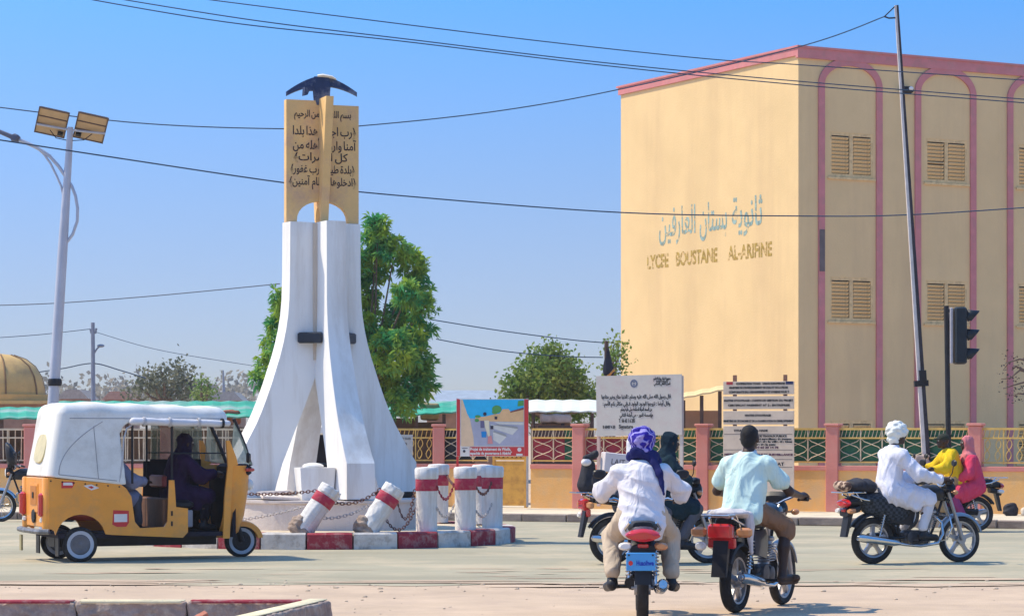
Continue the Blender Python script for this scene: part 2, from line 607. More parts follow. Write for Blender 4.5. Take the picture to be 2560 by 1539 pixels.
def wall_bay(root, a, b, style, sheet=None, rail=None, base=None):
    a = Vector(a); b = Vector(b); d = b - a; L = d.length - .22
    ang = math.atan2(d.y, d.x)
    o0 = a + d.normalized() * .11 - Vector(root.location)
    def put(mbx, name, mt, dz=.135):
        o = mbx.build(name, mt, root, smooth=30)
        o.location = (o0.x, o0.y, dz); o.rotation_euler = (0, 0, ang)
        return o
    put(MB().box((L / 2, 0, .39), (L, .16, .78)), 'wall_panel', base or m_orange)
    put(MB().box((L / 2, 0, .825), (L + .01, .21, .09), bev=.008), 'coping', m_pink)
    rl = rail or m_yrail
    for z, h in ((.94, .028), (1.395, .03), (1.565, .04)):
        put(MB().box((L / 2, 0, z), (L, .035, h)), 'rail', rl)
    put(grille(0, L, style), 'grille', rl if style != 'diamond' else m_prail)
    if sheet:
        x0 = 0
        for mt, frac in sheet:
            put(MB().box(((x0 + frac / 2) * L, .05, 1.19 if mt is m_red else 1.25), (frac * L - .004, .012, .46 if mt is m_red else .62)), 'backing_sheet', mt)
            x0 += frac

def wall_post(root, p, h=1.62, w=.24):
    o = MB().box((0, 0, h / 2), (w, .26, h), bev=.012).box((0, 0, h + .025), (w + .05, .31, .05), bev=.01).build('post', m_pink, root)
    o.location = (p.x - root.location.x, p.y - root.location.y, .135)
    o.rotation_euler = (0, 0, math.atan2(fdir.y, fdir.x) if p.x > FA.x + .1 else 0)

posts = [on_line(px, FA, FB) for px in (1097, 1450, 1760, 2084, 2440)] + [FB]
for p in posts:
    wall_post(wall_r, p)
gate_a, gate_b = on_line(1232, FA, FB), on_line(1318, FA, FB)
wall_bay(wall_r, posts[0], gate_a, 'diamond', [(m_dark, .28), (m_dark, .72)])
wall_bay(wall_r, gate_b, posts[1], 'diamond', [(m_red, .74), (m_green, .26)])
wall_bay(wall_r, posts[1], posts[2], 'diamond', [(m_red, .52), (m_green, .48)])
wall_bay(wall_r, posts[2], posts[3], 'diamond', [(m_green, 1)])
wall_bay(wall_r, posts[3], posts[4], 'diamond', [(m_green, 1)])
wall_bay(wall_r, posts[4], posts[5], 'wave')
lp = [on_line(px, FC, FA) for px in (757, 417, 77, -263, -603, -943, -1283, -1623)]
for p in lp:
    wall_post(wall_l, p)
wall_bay(wall_l, lp[0], posts[0], 'wave', None)
for i in range(7):
    wall_bay(wall_l, lp[i + 1], lp[i], 'upright', None, m_prail)

# metal gate in the wall
gd = (gate_b - gate_a); gl = gd.length
gate = tag(empty('metal_gate', (gate_a.x, gate_a.y, .135), math.atan2(gd.y, gd.x)), 'orange sheet metal gate with openwork top below the picture billboard', 'gate')
m_gate = mat('orange_gate_paint', (.60, .33, .07), .55, .12, 3, dirt=((.30, .14, .05), .5, 5))
MB().box((gl / 2, 0, .50), (gl - .1, .03, .86)).build('sheet', m_gate, gate)
for x in (.03, gl - .03):
    MB().box((x, 0, .72), (.05, .06, 1.44)).build('gate_post', m_gate, gate)
for z in (.06, .97, 1.40):
    MB().box((gl / 2, -.005, z), (gl - .11, .05, .04)).build('gate_rail', m_gate, gate)
g = MB()
for i in range(7):
    for j in range(3):
        g.torus(.045, .012, 10, 5, Matrix.Translation((.09 + i * (gl - .18) / 6, 0, 1.05 + j * .135)) @ Matrix.Rotation(R(90), 4, 'X'))
g.build('openwork', m_gate, gate)
MB().box((gl / 2, .03, 1.19), (gl - .1, .01, .4)).build('backing_sheet', m_dark, gate)

# ------------------------------------------------------------------ school building
BX = Vector((6.83, 62, 0)); ur = Vector((.879, .477, 0)).normalized(); ul = Vector((-ur.y, ur.x, 0))
bang = math.atan2(ur.y, ur.x)
bld = tag(empty('school_building', BX, bang), 'three storey cream school building with pink arches and louvred shutters', 'building')
m_wall = mat('cream_plaster', (.79, .57, .295), .93, .07, .55, .25, 22, spec=.12, dirt=((.62, .43, .24), .32, 1.0), streak=True)
m_trim = mat('rose_pink_paint', (.62, .23, .235), .9, .1, 2.5, .15, 30, dirt=((.46, .24, .22), .5, 3))
m_shut = mat('tan_shutter_paint', (.80, .57, .28), .7, .12, 6, dirt=((.42, .27, .13), .45, 9))
m_void = mat('dark_interior', (.10, .055, .04), .9, .3, 3)
BL, BD, BH = 13.2, 8.24, 10.78
bays = [.567 + 2.87 * k for k in range(4)]
wins = []
for b0 in bays:
    for z0, z1 in ((7.78, 8.86), (4.32, 5.38), (.87, 1.93)):
        wins.append((b0 + .34, b0 + 1.62, z0, z1))
xb = sorted({0., BL} | {w[0] for w in wins} | {w[1] for w in wins})
zb = sorted({0., BH} | {w[2] for w in wins} | {w[3] for w in wins})
g = MB()
for i in range(len(xb) - 1):
    for j in range(len(zb) - 1):
        xa, xc, za, zc = xb[i], xb[i + 1], zb[j], zb[j + 1]
        if any(abs(w[0] - xa) < 1e-6 and abs(w[2] - za) < 1e-6 for w in wins):
            continue
        g.add([(xa, 0, za), (xc, 0, za), (xc, 0, zc), (xa, 0, zc)], [(0, 1, 2, 3)])
for xa, xc, za, zc in wins:
    dp = .16
    g.add([(xa, 0, za), (xc, 0, za), (xc, 0, zc), (xa, 0, zc), (xa, dp, za), (xc, dp, za), (xc, dp, zc), (xa, dp, zc)],
          [(0, 4, 5, 1), (1, 5, 6, 2), (2, 6, 7, 3), (3, 7, 4, 0), (4, 7, 6, 5)])
g.add([(0, 0, 0), (0, BD, 0), (0, BD, BH), (0, 0, BH), (BL, 0, 0), (BL, BD, 0), (BL, BD, BH), (BL, 0, BH)],
      [(0, 3, 2, 1), (4, 5, 6, 7), (1, 2, 6, 5), (3, 7, 6, 2)])
g.build('wall', m_wall, bld, smooth=0)
# parapet: a band proud of both visible faces
MB().box((BL / 2, -.003, BH - .09), (BL + .1, .10, .24)).build('parapet', m_trim, bld, smooth=0)
MB().box((-.003, BD / 2 + .05, BH - .06), (.095, BD + .02, .19)).build('parapet', m_trim, bld, smooth=0)
MB().box((BL / 2, .02, BH + .055), (BL + .16, .2, .05)).box((.02, BD / 2 + .12, BH + .055), (.2, BD, .048)).build('coping', m_trim, bld, smooth=0)

def arch_ring(w, spring, rise, foot, t):
    def curve(hw, r, z0):
        pts = []
        for k in range(21):
            a = math.pi * k / 20
            c, s_ = math.cos(a), math.sin(a)
            pts.append((hw * math.copysign(abs(c) ** .92, c), z0 + r * (s_ ** 1.15)))
        return pts
    outer = [(w / 2, foot)] + curve(w / 2, rise, spring) + [(-w / 2, foot)]
    inner = [(w / 2 - t, foot)] + curve(w / 2 - t, rise - t * 1.05, spring) + [(-w / 2 + t, foot)]
    return outer, inner
for b0 in bays:
    outer, inner = arch_ring(1.88, 10.02, .63, 0.0, .175)
    g = MB(); n = len(outer)
    for d, fl in ((-.045, 0),):
        vs = [(b0 + .94 + x, d, z) for x, z in outer] + [(b0 + .94 + x, d, z) for x, z in inner] \
            + [(b0 + .94 + x, .01, z) for x, z in outer] + [(b0 + .94 + x, .01, z) for x, z in inner]
        fs = []
        for k in range(n - 1):
            fs += [(k, n + k, n + k + 1, k + 1), (2 * n + k, k, k + 1, 2 * n + k + 1), (n + k, 3 * n + k, 3 * n + k + 1, n + k + 1)]
        g.add(vs, fs)
    g.build('arch_moulding', m_trim, bld, smooth=30)
MB().box((bays[0] + .09, -.052, 6.0), (.15, .012, 1.0)).build('cement_patch', mat('grey_cement', (.16, .13, .13), .95, .2, 5, .3), bld)

slat = MB().box((0, 0, 0), (.50, .022, .085), m=Matrix.Rotation(R(38), 4, 'X')).mesh('slat', 0)
for w in wins:
    xa, xc, za, zc = w
    g = MB(); W, H = xc - xa, zc - za
    for x in (.03, W / 2, W - .03):
        g.box((x, 0, H / 2), (.06 if x != W / 2 else .10, .05, H))
    for z in (.04, H - .035):
        for xx0, xx1 in ((.06, W / 2 - .05), (W / 2 + .05, W - .06)):
            g.box(((xx0 + xx1) / 2, 0, z), (xx1 - xx0, .045, .08))
    g.box((W / 2, -.02, -.025), (W + .12, .1, .05))
    sh = g.build('window_shutter', m_shut, bld, smooth=0)
    sh.location = (xa, .03, za)
    for lf in (0, 1):
        for k in range(10):
            o = link('slat', slat, m_shut, sh)
            o.location = (.315 + lf * (W - .63), .012, .13 + k * (H - .22) / 9.6)
            o.rotation_euler = (random.uniform(-.06, .06) + (.7 if random.random() < .03 else 0), 0, 0)
    o = MB().box((W / 2, .1, H / 2), (W - .01, .02, H - .01)).build('backing', m_void, sh, smooth=0)

# writing on the sunlit wall
LF = lambda t, z: Matrix.Translation((-.004, t, z)) @ Matrix(((0, 0, -1, 0), (-1, 0, 0, 0), (0, 1, 0, 0), (0, 0, 0, 1)))
def faded(name, col, thin):
    """wall paint worn away in patches"""
    m = mat(name, col, .95, .2, 2)
    N, L = m.node_tree.nodes, m.node_tree.links
    b = N['Principled BSDF']
    t = N.new('ShaderNodeTexCoord'); n = N.new('ShaderNodeTexNoise'); n.inputs['Scale'].default_value = 5; n.inputs['Detail'].default_value = 5
    mr = N.new('ShaderNodeMapRange'); mr.inputs['From Min'].default_value = thin; mr.inputs['From Max'].default_value = thin + .16
    mr.inputs['To Min'].default_value = .95; mr.inputs['To Max'].default_value = .08
    L.new(t.outputs['Object'], n.inputs['Vector']); L.new(n.outputs['Fac'], mr.inputs['Value']); L.new(mr.outputs[0], b.inputs['Alpha'])
    return m
m_ft = faded('faded_teal_wall_paint', (.33, .47, .44), .46); m_fo = faded('faded_ochre_wall_paint', (.50, .34, .09), .43)
for t, c_, w_ in (('ثانوية', 2.20, 1.35), ('بستان', 3.72, 1.25), ('العارفين', 5.42, 1.75)):
    letters(arabic(t), 1.0, m_ft, bld, LF(c_, 6.72), width=w_, bold=.010, depth=.001)
for t, c_, w_ in (('LYCEE', 6.38, 1.05), ('BOUSTANE', 4.52, 1.95), ('AL-ARIFINE', 2.08, 1.95)):
    letters(t, .48, m_fo, bld, LF(c_, 5.93), width=w_, bold=.016, depth=.001)

# wall lamp near the parapet
wl = tag(empty('wall_lamp', BX + ur * 3.12 + Vector((0, 0, 9.98)), bang), 'small dark bulkhead lamp high on the school facade between two arches', 'lamp')
MB().sect([(-.16, -.12, 0, .05, .05, 2), (-.1, -.14, 0, .09, .085, 2.4), (.1, -.14, .01, .10, .09, 2.4), (.15, -.14, .01, .06, .06, 2)], 12).build('housing', m_dark, wl)
MB().cyl((-.05, 0, 0), (-.05, -.1, 0), .025).build('bracket', m_dark, wl)
MB().ell((.04, -.235, .03), (.07, .03, .05)).build('lens', mat('milky_lens', (.8, .8, .76), .3, .05), wl)

# ------------------------------------------------------------------ roundabout island
IC = Vector((-2.85, 38.9, 0))
isl = tag(empty('roundabout_island', IC), 'round traffic island edged with red and white kerb blocks', 'traffic island')
m_kw = mat('worn_white_kerb_paint', (.62, .58, .54), .9, .15, 4, .6, 18, dirt=((.30, .25, .21), .75, 6))
m_kr = mat('maroon_kerb_paint', (.33, .035, .055), .85, .2, 4, .5, 18, dirt=((.42, .32, .28), .6, 8))
NB, RK = 28, 2.9
for i in range(NB):
    a0 = -math.pi / 2 + 2 * math.pi * i / NB + .004; a1 = -math.pi / 2 + 2 * math.pi * (i + 1) / NB - .004
    g = MB(); ring = []
    for r, z in ((RK, 0), (RK + random.uniform(-.008, .008), .21), (RK - .03, .232), (RK - .30, .232), (RK - .30, 0)):
        ring.append([((r) * math.cos(a0 + (a1 - a0) * k / 4), r * math.sin(a0 + (a1 - a0) * k / 4), z + random.uniform(-.003, .003)) for k in range(5)])
    sect = [[ring[j][k] for j in range(5)] for k in range(5)]
    g.loft(sect)
    g.build('kerb_stone', m_kr if i % 2 == 0 else m_kw, isl, smooth=30)
MB().lathe([(2.615, 0.0), (2.615, .205), (1.3, .215)], 40).build('paving', mat('island_screed', (.62, .52, .38), .95, .15, 2, .5, 25, dirt=((.36, .28, .2), .6, 3)), isl)

# ------------------------------------------------------------------ monument
TT = R(20)
mon = tag(empty('monument', IC, TT), 'tall white flared monument with inscribed tan slabs and blue pickaxe on top', 'monument')
m_white = mat('white_monument_paint', (.83, .82, .80), .75, .035, 1.2, .12, 14, dirt=((.56, .50, .44), .55, 2.2), streak=True)
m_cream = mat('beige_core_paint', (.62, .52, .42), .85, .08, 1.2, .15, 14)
m_tan = mat('tan_slab_paint', (.78, .50, .21), .8, .10, 2., .2, 20, dirt=((.45, .26, .24), .5, 1.8))
m_plinth = mat('chalky_plinth', (.70, .62, .57), .9, .08, 2., .3, 25, dirt=((.45, .38, .33), .5, 3), streak=True)
MB().lathe([(1.49, .20), (1.49, .60), (1.52, .605), (1.52, .64), (.3, .645)], 48).build('plinth', m_plinth, mon)

prof = [(4.75, .565, .16, .155), (3.96, .57, .15, .155), (3.6, .58, .14, .158), (3.37, .60, .13, .16), (3.15, .635, .12, .165), (2.95, .68, .11, .17), (2.75, .735, .10, .175),
        (2.59, .79, .13, .18), (2.35, .87, .21, .185), (2.11, .96, .31, .19), (1.93, 1.035, .385, .195), (1.76, 1.115, .46, .20), (1.6, 1.205, .53, .205), (1.43, 1.30, .60, .21), (1.28, 1.39, .665, .215),
        (1.18, 1.46, .71, .22), (.90, 1.475, .80, .225), (.66, 1.475, .86, .225)]
for k in range(4):
    g = MB(); rings = []
    for z, ro, ri, hw in prof:
        if k == 2 and z < .7:
            z = .735
        rings.append([(ro, -hw, z), (ro, hw, z), (ri, hw * .97, z), (ri, -hw * .97, z)])
    g.loft(rings[::-1], rotz(k * math.pi / 2 + math.pi + R(7)))
    g.build('leg', m_white, mon, smooth=25)
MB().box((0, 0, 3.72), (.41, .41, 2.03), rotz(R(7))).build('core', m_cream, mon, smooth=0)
MB().box((1.2, 0, .69), (.5, .34, .09), rotz(R(7))).build('foot_gap_shade', m_dark, mon, smooth=0)  # near-black block stands in for the shadow under the raised foot

def slab(front, back, top_l, top_r, half_t, hw, rise):
    pts = [(-front[0], 4.755), (-hw, 4.755)]
    for k in range(1, 14):
        a = math.pi * (1 - k / 14)
        pts.append((hw * math.cos(a), 4.755 + rise * math.sin(a) ** .8))
    pts += [(hw, 4.755), (back[0], 4.755), (back[1], top_r), (.02, top_r), (.02, top_l), (-front[1], top_l)]
    return MB().prism(pts, -half_t, half_t)
M_A = Matrix.Rotation(R(90), 4, 'X')
sA = slab((.56, .56), (.56, .56), 6.575, 6.52, .065, .40, .32).build('inscribed_slab', m_tan, mon, smooth=30, m=M_A)
M_B = Matrix.Rotation(R(90), 4, 'Z') @ Matrix.Rotation(R(90), 4, 'X')
slab((.17, .46), (.17, .46), 6.60, 6.60, .058, .12, .24).build('cross_slab', m_tan, mon, smooth=30, m=M_B)
m_ink = mat('black_calligraphy_paint', (.03, .02, .03), .8, .3, 9)
for txt, z, w, xo, sz in (('بسم الله الرحمن الرحيم', 6.33, .88, .0, .17), ('(رب اجعل هذا بلدا', 6.06, .98, .03, .22),
                     ('آمنا وارزق أهله من', 5.85, .98, .03, .22), ('كل الثمرات)', 5.68, .84, -.03, .20),
                     ('(بلدة طيبة ورب غفور)', 5.50, 1.0, .0, .20), ('(ادخلوها بسلام آمنين)', 5.315, 1.04, .0, .20)):
    parts = [text_mesh(arabic(t), sz * .82, None, .002, .002) for t in txt.split()]
    ext = []
    for me in parts:
        q_ = [v.co.x for v in me.vertices]
        for v in me.vertices:
            v.co.x -= min(q_)
        ext.append(max(q_) - min(q_))
    gap = sz * .20; k_ = w / (sum(ext) + gap * (len(ext) - 1)); x_ = xo + w / 2
    for me, e_ in zip(parts, ext):                       # right to left
        x_ -= e_ * k_
        link('lettering', me, m_ink, mon, Matrix.Translation((x_, -.067, z)) @ Matrix.Rotation(R(90), 4, 'X') @ Matrix.Diagonal((k_, 1, 1, 1)))
        x_ -= gap * k_
# floodlight boxes in the four corners
for sx, sy in ((-1, -1), (1, -1), (1, 1), (-1, 1)):
    a = math.atan2(sy, sx) + R(7)
    Mx = rotz(a) @ Matrix.Translation((.43, 0, 3.03))
    MB().box((0, 0, 0), (.12, .38, .16), Mx, bev=.02).build('floodlight', mat('dark_blue_black_metal', (.02, .028, .045), .5, .3, 6), mon)

# pickaxe on top
pk = tag(empty('pickaxe_sculpture', IC + Vector((0, 0, 6.60)), R(4)), 'dark blue pickaxe head crowning the tan slabs of the monument', 'sculpture')
m_blue = mat('dark_blue_paint', (.018, .035, .10), .45, .25, 5, dirt=((.55, .56, .58), .25, 3.5))
for sg in (-1, 1):
    g = MB(); rings = []
    for k in range(9):
        u = k / 8
        x = sg * (.03 + .50 * u); z = .27 - .19 * u ** 1.7; hh = .075 - .045 * u; hy = .06 - .03 * u
        rings.append([(x, -hy, z - hh), (x, hy, z - hh), (x, hy * .8, z + hh), (x, -hy * .8, z + hh)])
    g.loft(rings if sg < 0 else [r[::-1] for r in rings]).build('pick_arm', m_blue, pk, smooth=35)
g = MB(); g.loft([[(x * w, y * w * .8, z) for x, y in ((-1, -1), (1, -1), (1, 1), (-1, 1))] for z, w in ((-.09, .11), (.06, .125), (.2, .135), (.335, .11))])
g.build('socket', m_blue, pk, smooth=20)
g = MB(); g.prism([(-.12, .20), (-.32, .16), (-.33, .03), (-.27, .05), (-.24, .11), (-.12, .12)], -.03, .03, Matrix.Rotation(R(35), 4, 'Z') @ M_A)
g.build('spike', m_blue, pk, smooth=0)
MB().sect([(-.06, -.06, .345, .06, .02, 2), (.02, -.05, .35, .10, .028, 2), (.16, -.05, .33, .08, .022, 2), (.22, -.05, .30, .04, .012, 2)], 10).build('white_patch', m_white, pk)

# small pedestal and loose slabs on the plinth
pc = P(786, 1253, 38.0)
pd = tag(empty('pedestal', (pc.x, pc.y, .645), R(16)), 'small white block pedestal between the monument legs', 'pedestal')
g = MB(); g.loft([[(x * w, y * w, z) for x, y in ((-1, -1), (1, -1), (1, 1), (-1, 1))] for z, w in ((0, .23), (.47, .26))])
g.build('block', m_white, pd, smooth=0)
MB().ell((-.02, 0, .49), (.16, .13, .05)).build('mortar_lump', m_white, pd)
for (px, d, rz, rx, L, lab) in ((700, 37.75, .25, .10, .55, 'thin broken slab lying flat on the plinth near its rim'),
                           (690, 38.0, -.15, -.12, .50, 'tilted thin slab resting on another behind the broken bollard')):
    c = P(px, 1240, d)
    o = MB().box((0, 0, 0), (L, .3, .045), bev=.008).build('loose_slab', m_plinth)
    o.location = (c.x, c.y, .69 + (.05 if rx < 0 else 0)); o.rotation_euler = (rx, .06 * (1 if rx > 0 else -1), rz)
    tag(o, lab, 'slab')

# ------------------------------------------------------------------ bollards and chains
m_bw = mat('white_bollard_paint', (.74, .72, .70), .85, .07, 4, .4, 22, dirt=((.50, .44, .39), .6, 7), streak=True)
m_br = mat('crimson_bollard_band', (.42, .03, .07), .8, .12, 5, .2, 25, dirt=((.5, .25, .22), .35, 9))
m_rub = mat('broken_concrete', (.33, .25, .20), .95, .35, 12, .8, 25)
shaft = MB().lathe([(.15, 0), (.153, .3), (.153, .74), (.168, .76), (.170, .88), (.150, .905), (.02, .915)], 22).mesh('shaft')
band = MB().lathe([(.1545, .575), (.158, .58), (.158, .738), (.1545, .742)], 22).mesh('band')
bol = {}
def bollard(key, x, y, label, lean=None):
    r = tag(empty('bollard', (IC.x + x, IC.y + y, .225)), label, 'bollard', 'bollards round the monument island')
    if lean:
        r.rotation_euler = lean
    if lean:
        fo_ = folds(int(x * 10) + 40, 34, .020, (1, 1, .6))
        sdf_obj('shaft', lambda p: np.maximum(np.hypot(p[:, 0], p[:, 1]) - .150 - .012 * (p[:, 2] > .76), np.abs(p[:, 2] - .46) - .45) + fo_(p) - .012, (-.22, -.22, -.05), (.22, .22, 1.0), .013, m_bw, r)
    else:
        link('shaft', shaft, m_bw, r)
    link('band', band, m_br, r)
    bol[key] = r
    return r
bollard('A', 1.64, -2.06, 'upright white bollard with red band beside the monument foot, nearest of the upright ones')
bollard('B', 1.70, 1.80, 'white bollard with red band half hidden behind the nearest upright one')
bollard('C', 2.18, -1.50, 'upright white bollard with red band, first of the pair at island right edge')
bollard('D', 2.56, -.62, 'upright white bollard with red band at the far right kerb, chain hook on its band')
bollard('E', 2.40, 1.10, 'white bollard almost hidden behind the right pair, only its cap showing')
bollard('H', -1.62, -2.08, 'white bollard hidden behind the front of the orange three-wheeler')
F_ = bollard('F', -.10, -2.58, 'broken white bollard leaning right, left one of the two toppled on crumbled bases', (R(-8), R(34), 0))
G_ = bollard('G', .80, -2.50, 'broken white bollard leaning right beside the upright ones, paint flaking', (R(-8), R(33), 0))
for b in (F_, G_):
    b.scale = (1, 1, .84)
    fn0 = union([('e', (-.02, 0, .02), (.20, .18, .15)), ('e', (.09, -.06, -.07), (.14, .12, .11)), ('e', (-.10, -.03, .12), (.12, .14, .14))], .03)
    fo = folds(5 if b is F_ else 9, 28, .05, (1, 1, 1))
    sdf_obj('crumbled_base', lambda p, f=fn0, q=fo: f(p) + q(p) - .02, (-.35, -.35, -.25), (.35, .35, .4), .018, m_rub, b)
    for k in range(5):
        c = b.matrix_basis.translation + Vector((random.uniform(-.28, .28), random.uniform(-.2, .1), 0))

m_chain = mat('rusty_chain_iron', (.13, .055, .045), .7, .4, 25)
m_chainw = mat('whitewashed_chain_iron', (.50, .45, .42), .8, .35, 25)
def chain(a, b, sag, label, mt, side=0):
    a = Vector(a); b = Vector(b); L = (b - a).length
    n = 60
    pts = [a.lerp(b, k / n) + Vector((0, 0, -sag * 4 * (k / n) * (1 - k / n))) for k in range(n + 1)]
    pitch = .047; dist = 0; g = MB(); i = 0; nxt = 0
    for k in range(n):
        seg = pts[k + 1] - pts[k]
        while nxt <= dist + seg.length:
            p = pts[k] + seg * ((nxt - dist) / seg.length)
            t = seg.normalized()
            up = Vector((0, 1, 0)) if i % 2 else Vector((0, .3, 1))
            mtx = frame(p, t, (up - t * up.dot(t)))
            g.torus(.021, .0065, 8, 5, mtx @ Matrix.Diagonal((1.5, 1, 1, 1)))
            nxt += pitch; i += 1
        dist += seg.length
    o = g.build('chain', mt)
    return tag(o, label, 'chain', 'chains between the bollards')
def bp(key, z, ang):
    b = bol[key]
    from_ = Vector((math.cos(ang) * .165, math.sin(ang) * .165, z))
    mtx = Matrix.Translation(b.location) @ b.rotation_euler.to_matrix().to_4x4()
    return mtx @ from_
chain(bp('F', .62, 0), bp('G', .62, math.pi), .08, 'upper rusty chain strung between the two leaning bollards', m_chain)
chain(bp('F', .36, 0), bp('G', .36, math.pi), .05, 'lower whitewashed chain strung between the two leaning bollards', m_chainw)
chain(bp('H', .58, 0), bp('F', .60, math.pi), .05, 'upper rusty chain from the leaning bollard to behind the three-wheeler', m_chain)
chain(bp('H', .12, 0), bp('F', .34, math.pi), .04, 'lower whitewashed chain from the leaning bollard to behind the three-wheeler', m_chainw)
chain(bp('G', .58, 0), bp('A', .60, math.pi), .30, 'upper rusty chain sagging from leaning to upright bollard', m_chain)
chain(bp('G', .30, 0), bp('A', .32, math.pi), .20, 'lower rusty chain sagging from leaning to upright bollard', m_chain)
chain(bp('A', .62, -.3), bp('C', .66, math.pi), .19, 'upper red chain sagging between two upright bollards', mat('red_painted_chain', (.30, .03, .05), .7, .3, 25))
chain(bp('A', .32, -.3), bp('C', .36, math.pi), .14, 'lower white chain sagging between two upright bollards', m_chainw)
chain(bp('B', .72, -.6), bp('C', .64, 2.0), .06, 'rusty chain running from the rear bollard forward to the pair', m_chain)
chain(bp('C', .60, 0.1), bp('D', .68, -1.6), .13, 'short upper rusty chain joining the right pair of bollards', m_chain)
chain(bp('C', .26, 0.1), bp('D', .36, -1.6), .12, 'short lower whitewashed chain joining the right pair of bollards', m_chainw)

# ------------------------------------------------------------------ broken kerb of the nearer island, bottom left
nk = tag(empty('broken_kerb', (-1.75, 21.9, 0)), 'broken low kerb with worn red and white paint, bottom of the picture', 'kerb')
m_ky = mat('dusty_white_kerb_top', (.72, .63, .42), .9, .15, 5, .5, 25)
m_kc = mat('rough_kerb_concrete', (.35, .26, .22), .95, .22, 7, .8, 22, dirt=((.60, .52, .42), .5, 9))
x = 0
for i, (L, red) in enumerate(((.98, True), (.93, False), (.93, True), (.9, False), (.9, True))):
    y0 = -.05 * (x / 4); y1 = -.05 * ((x + L) / 4)
    fo = folds(20 + i, 26, .03, (1, 1, 1))
    cx = -x - L / 2; yy = (y0 + y1) / 2
    fn = lambda p, c=(cx, yy, .085), L=L, q=fo: vbox(p, c, (L / 2 + .006, .085, .115), .018) + q(p) - .012
    o = sdf_obj('kerb_stone', fn, (cx - L / 2 - .03, yy - .15, -.06), (cx + L / 2 + .03, yy + .15, .27), .016, m_kc, nk)
    o = MB().box((cx, yy + .02, .202), (L - .05, .11, .012), bev=.004).build('painted_top', m_kr if red else m_ky, nk)
    o = MB().box((cx, yy - .088, .194), (L - .08, .012, .020), bev=.004).build('painted_edge', m_kr if red else m_ky, nk)
    x += L
fo = folds(31, 24, .02, (1, 1, 1))
kd = Vector((.42, -1.9, 0)); ka = math.atan2(kd.y, kd.x)
for k in range(3):
    o = sdf_obj('kerb_stone', lambda p, q=fo, k=k: vbox(p, (.45 + .88 * k, 0, .085), (.45, .11, .118), .018) + q(p) - .008, (-.1 + .88 * k, -.2, -.06), (1. + .88 * k, .2, .28), .016, m_kc, nk)
    o.location = (.13, .12, 0); o.rotation_euler = (0, 0, R(-101))
MB().box((1.3, -.01, .206), (2.55, .15, .012), bev=.004).build('painted_top', m_ky, nk, m=Matrix.Translation((.13, .12, 0)) @ rotz(R(-101)))

m_brick = mat('red_brick', (.46, .17, .11), .9, .25, 9, .4, 30)
for i, (px, py, lab) in enumerate(((495, 1527, 'chipped red brick standing on end in the rubble inside the broken kerb'), (570, 1532, 'red brick lying flat in the rubble by the broken kerb'))):
    d = 21.1
    c = P(px, py, d)
    fo = folds(40 + i, 30, .02, (1, 1, 1))
    o = sdf_obj('brick', lambda p, q=fo: vbox(p, (0, 0, 0), (.10, .05, .045), .012) + q(p) - .008, (-.15, -.1, -.1), (.15, .1, .1), .012, m_brick, None)
    o.location = (c.x, c.y, .07 + .02 * (1 - i)); o.rotation_euler = (.2, -.5 * (1 - i), .4 + i)
    tag(o, lab, 'brick')
mb = MB()
for i in range(160):
    r = random.uniform(.012, .05)
    mb.ell((random.uniform(-4.2, -2.1), random.uniform(20.2, 21.6), r * .3), (r * random.uniform(.8, 1.5), r, r * .7), 7, 5)
tag(mb.build('rubble', m_rub), 'loose rubble filling the near island inside the kerb', None, kind='stuff')
MB_ = MB().add([(-9, 19, .03), (-2.2, 19.4, .03), (-1.75, 21.8, .03), (-9, 21.9, .03)], [(0, 1, 2, 3)])
struct(MB_.build('island_fill', mat('rubble_earth', (.46, .36, .28), .95, .25, 3, .8, 18), smooth=0), 'earth fill of the near island')
# ================================================================== SIGNS
def board_frame(px0, px1, py_bot, d0, d1=None):
    """frame whose x runs along the board's lower edge, y up, z to the viewer"""
    a = P(px0, py_bot, d0); b = P(px1, py_bot, d1 or d0)
    a.z = b.z = (a.z + b.z) / 2
    return frame(a, b - a, (0, 0, 1)), (b - a).length

def flat(parent, polys, material, z, name='printed_shape'):
    g = MB()
    for poly in polys:
        g.prism(poly, z - .0008, z + .0008)
    return g.build(name, material, parent, smooth=0)

def ink(name, col):
    return mat(name, col, .7, .08, 6)

# ---- picture billboard
Fm, W1 = board_frame(1141, 1321, 1140, 51.0)
H1 = 1.125
s1 = tag(empty('picture_billboard'), 'billboard with painted street scene, blue sky and red borders', 'billboard')
s1.matrix_basis = Fm
m_rp = ink('red_print', (.62, .05, .05)); m_wp = ink('white_print', (.78, .72, .68))
MB().box((W1 / 2, H1 / 2, -.02), (W1, H1, .03)).build('panel', m_wp, s1, smooth=0)
U = lambda x, y: ((x - 170) / 1480 * W1, (1300 - y) / 1180 * H1)
def U_(pts):
    return [U(*p) for p in pts]
def rect(x0, y0, x1, y1):
    return U_([(x0, y1), (x1, y1), (x1, y0), (x0, y0)])
def disc(x, y, rx, ry, n=12):
    return U_([(x + rx * math.cos(2 * math.pi * k / n), y - ry * math.sin(2 * math.pi * k / n)) for k in range(n)])
flat(s1, [rect(178, 128, 245, 1296), rect(1565, 128, 1648, 1296)], m_rp, .0)
flat(s1, [rect(445, 1105, 1560, 1290)], m_rp, .0)
flat(s1, [rect(270, 135, 1555, 1085)], ink('cyan_print', (.03, .50, .85)), .0)
flat(s1, [U_([(450, 1085), (1553, 1085), (1553, 560), (1300, 520), (430, 520)])], ink('lavender_grey_print', (.42, .42, .52)), .003)
flat(s1, [U_([(268, 1087), (530, 1087), (520, 900), (450, 530), (390, 420), (330, 240), (300, 140), (268, 140)])], ink('peach_print', (.80, .56, .36)), .006)
flat(s1, [U_([(560, 560), (560, 500), (760, 480), (930, 440), (1060, 420), (1120, 330), (1240, 325), (1290, 390), (1553, 330), (1553, 590), (820, 580)])], ink('sand_print', (.78, .48, .24)), .006)
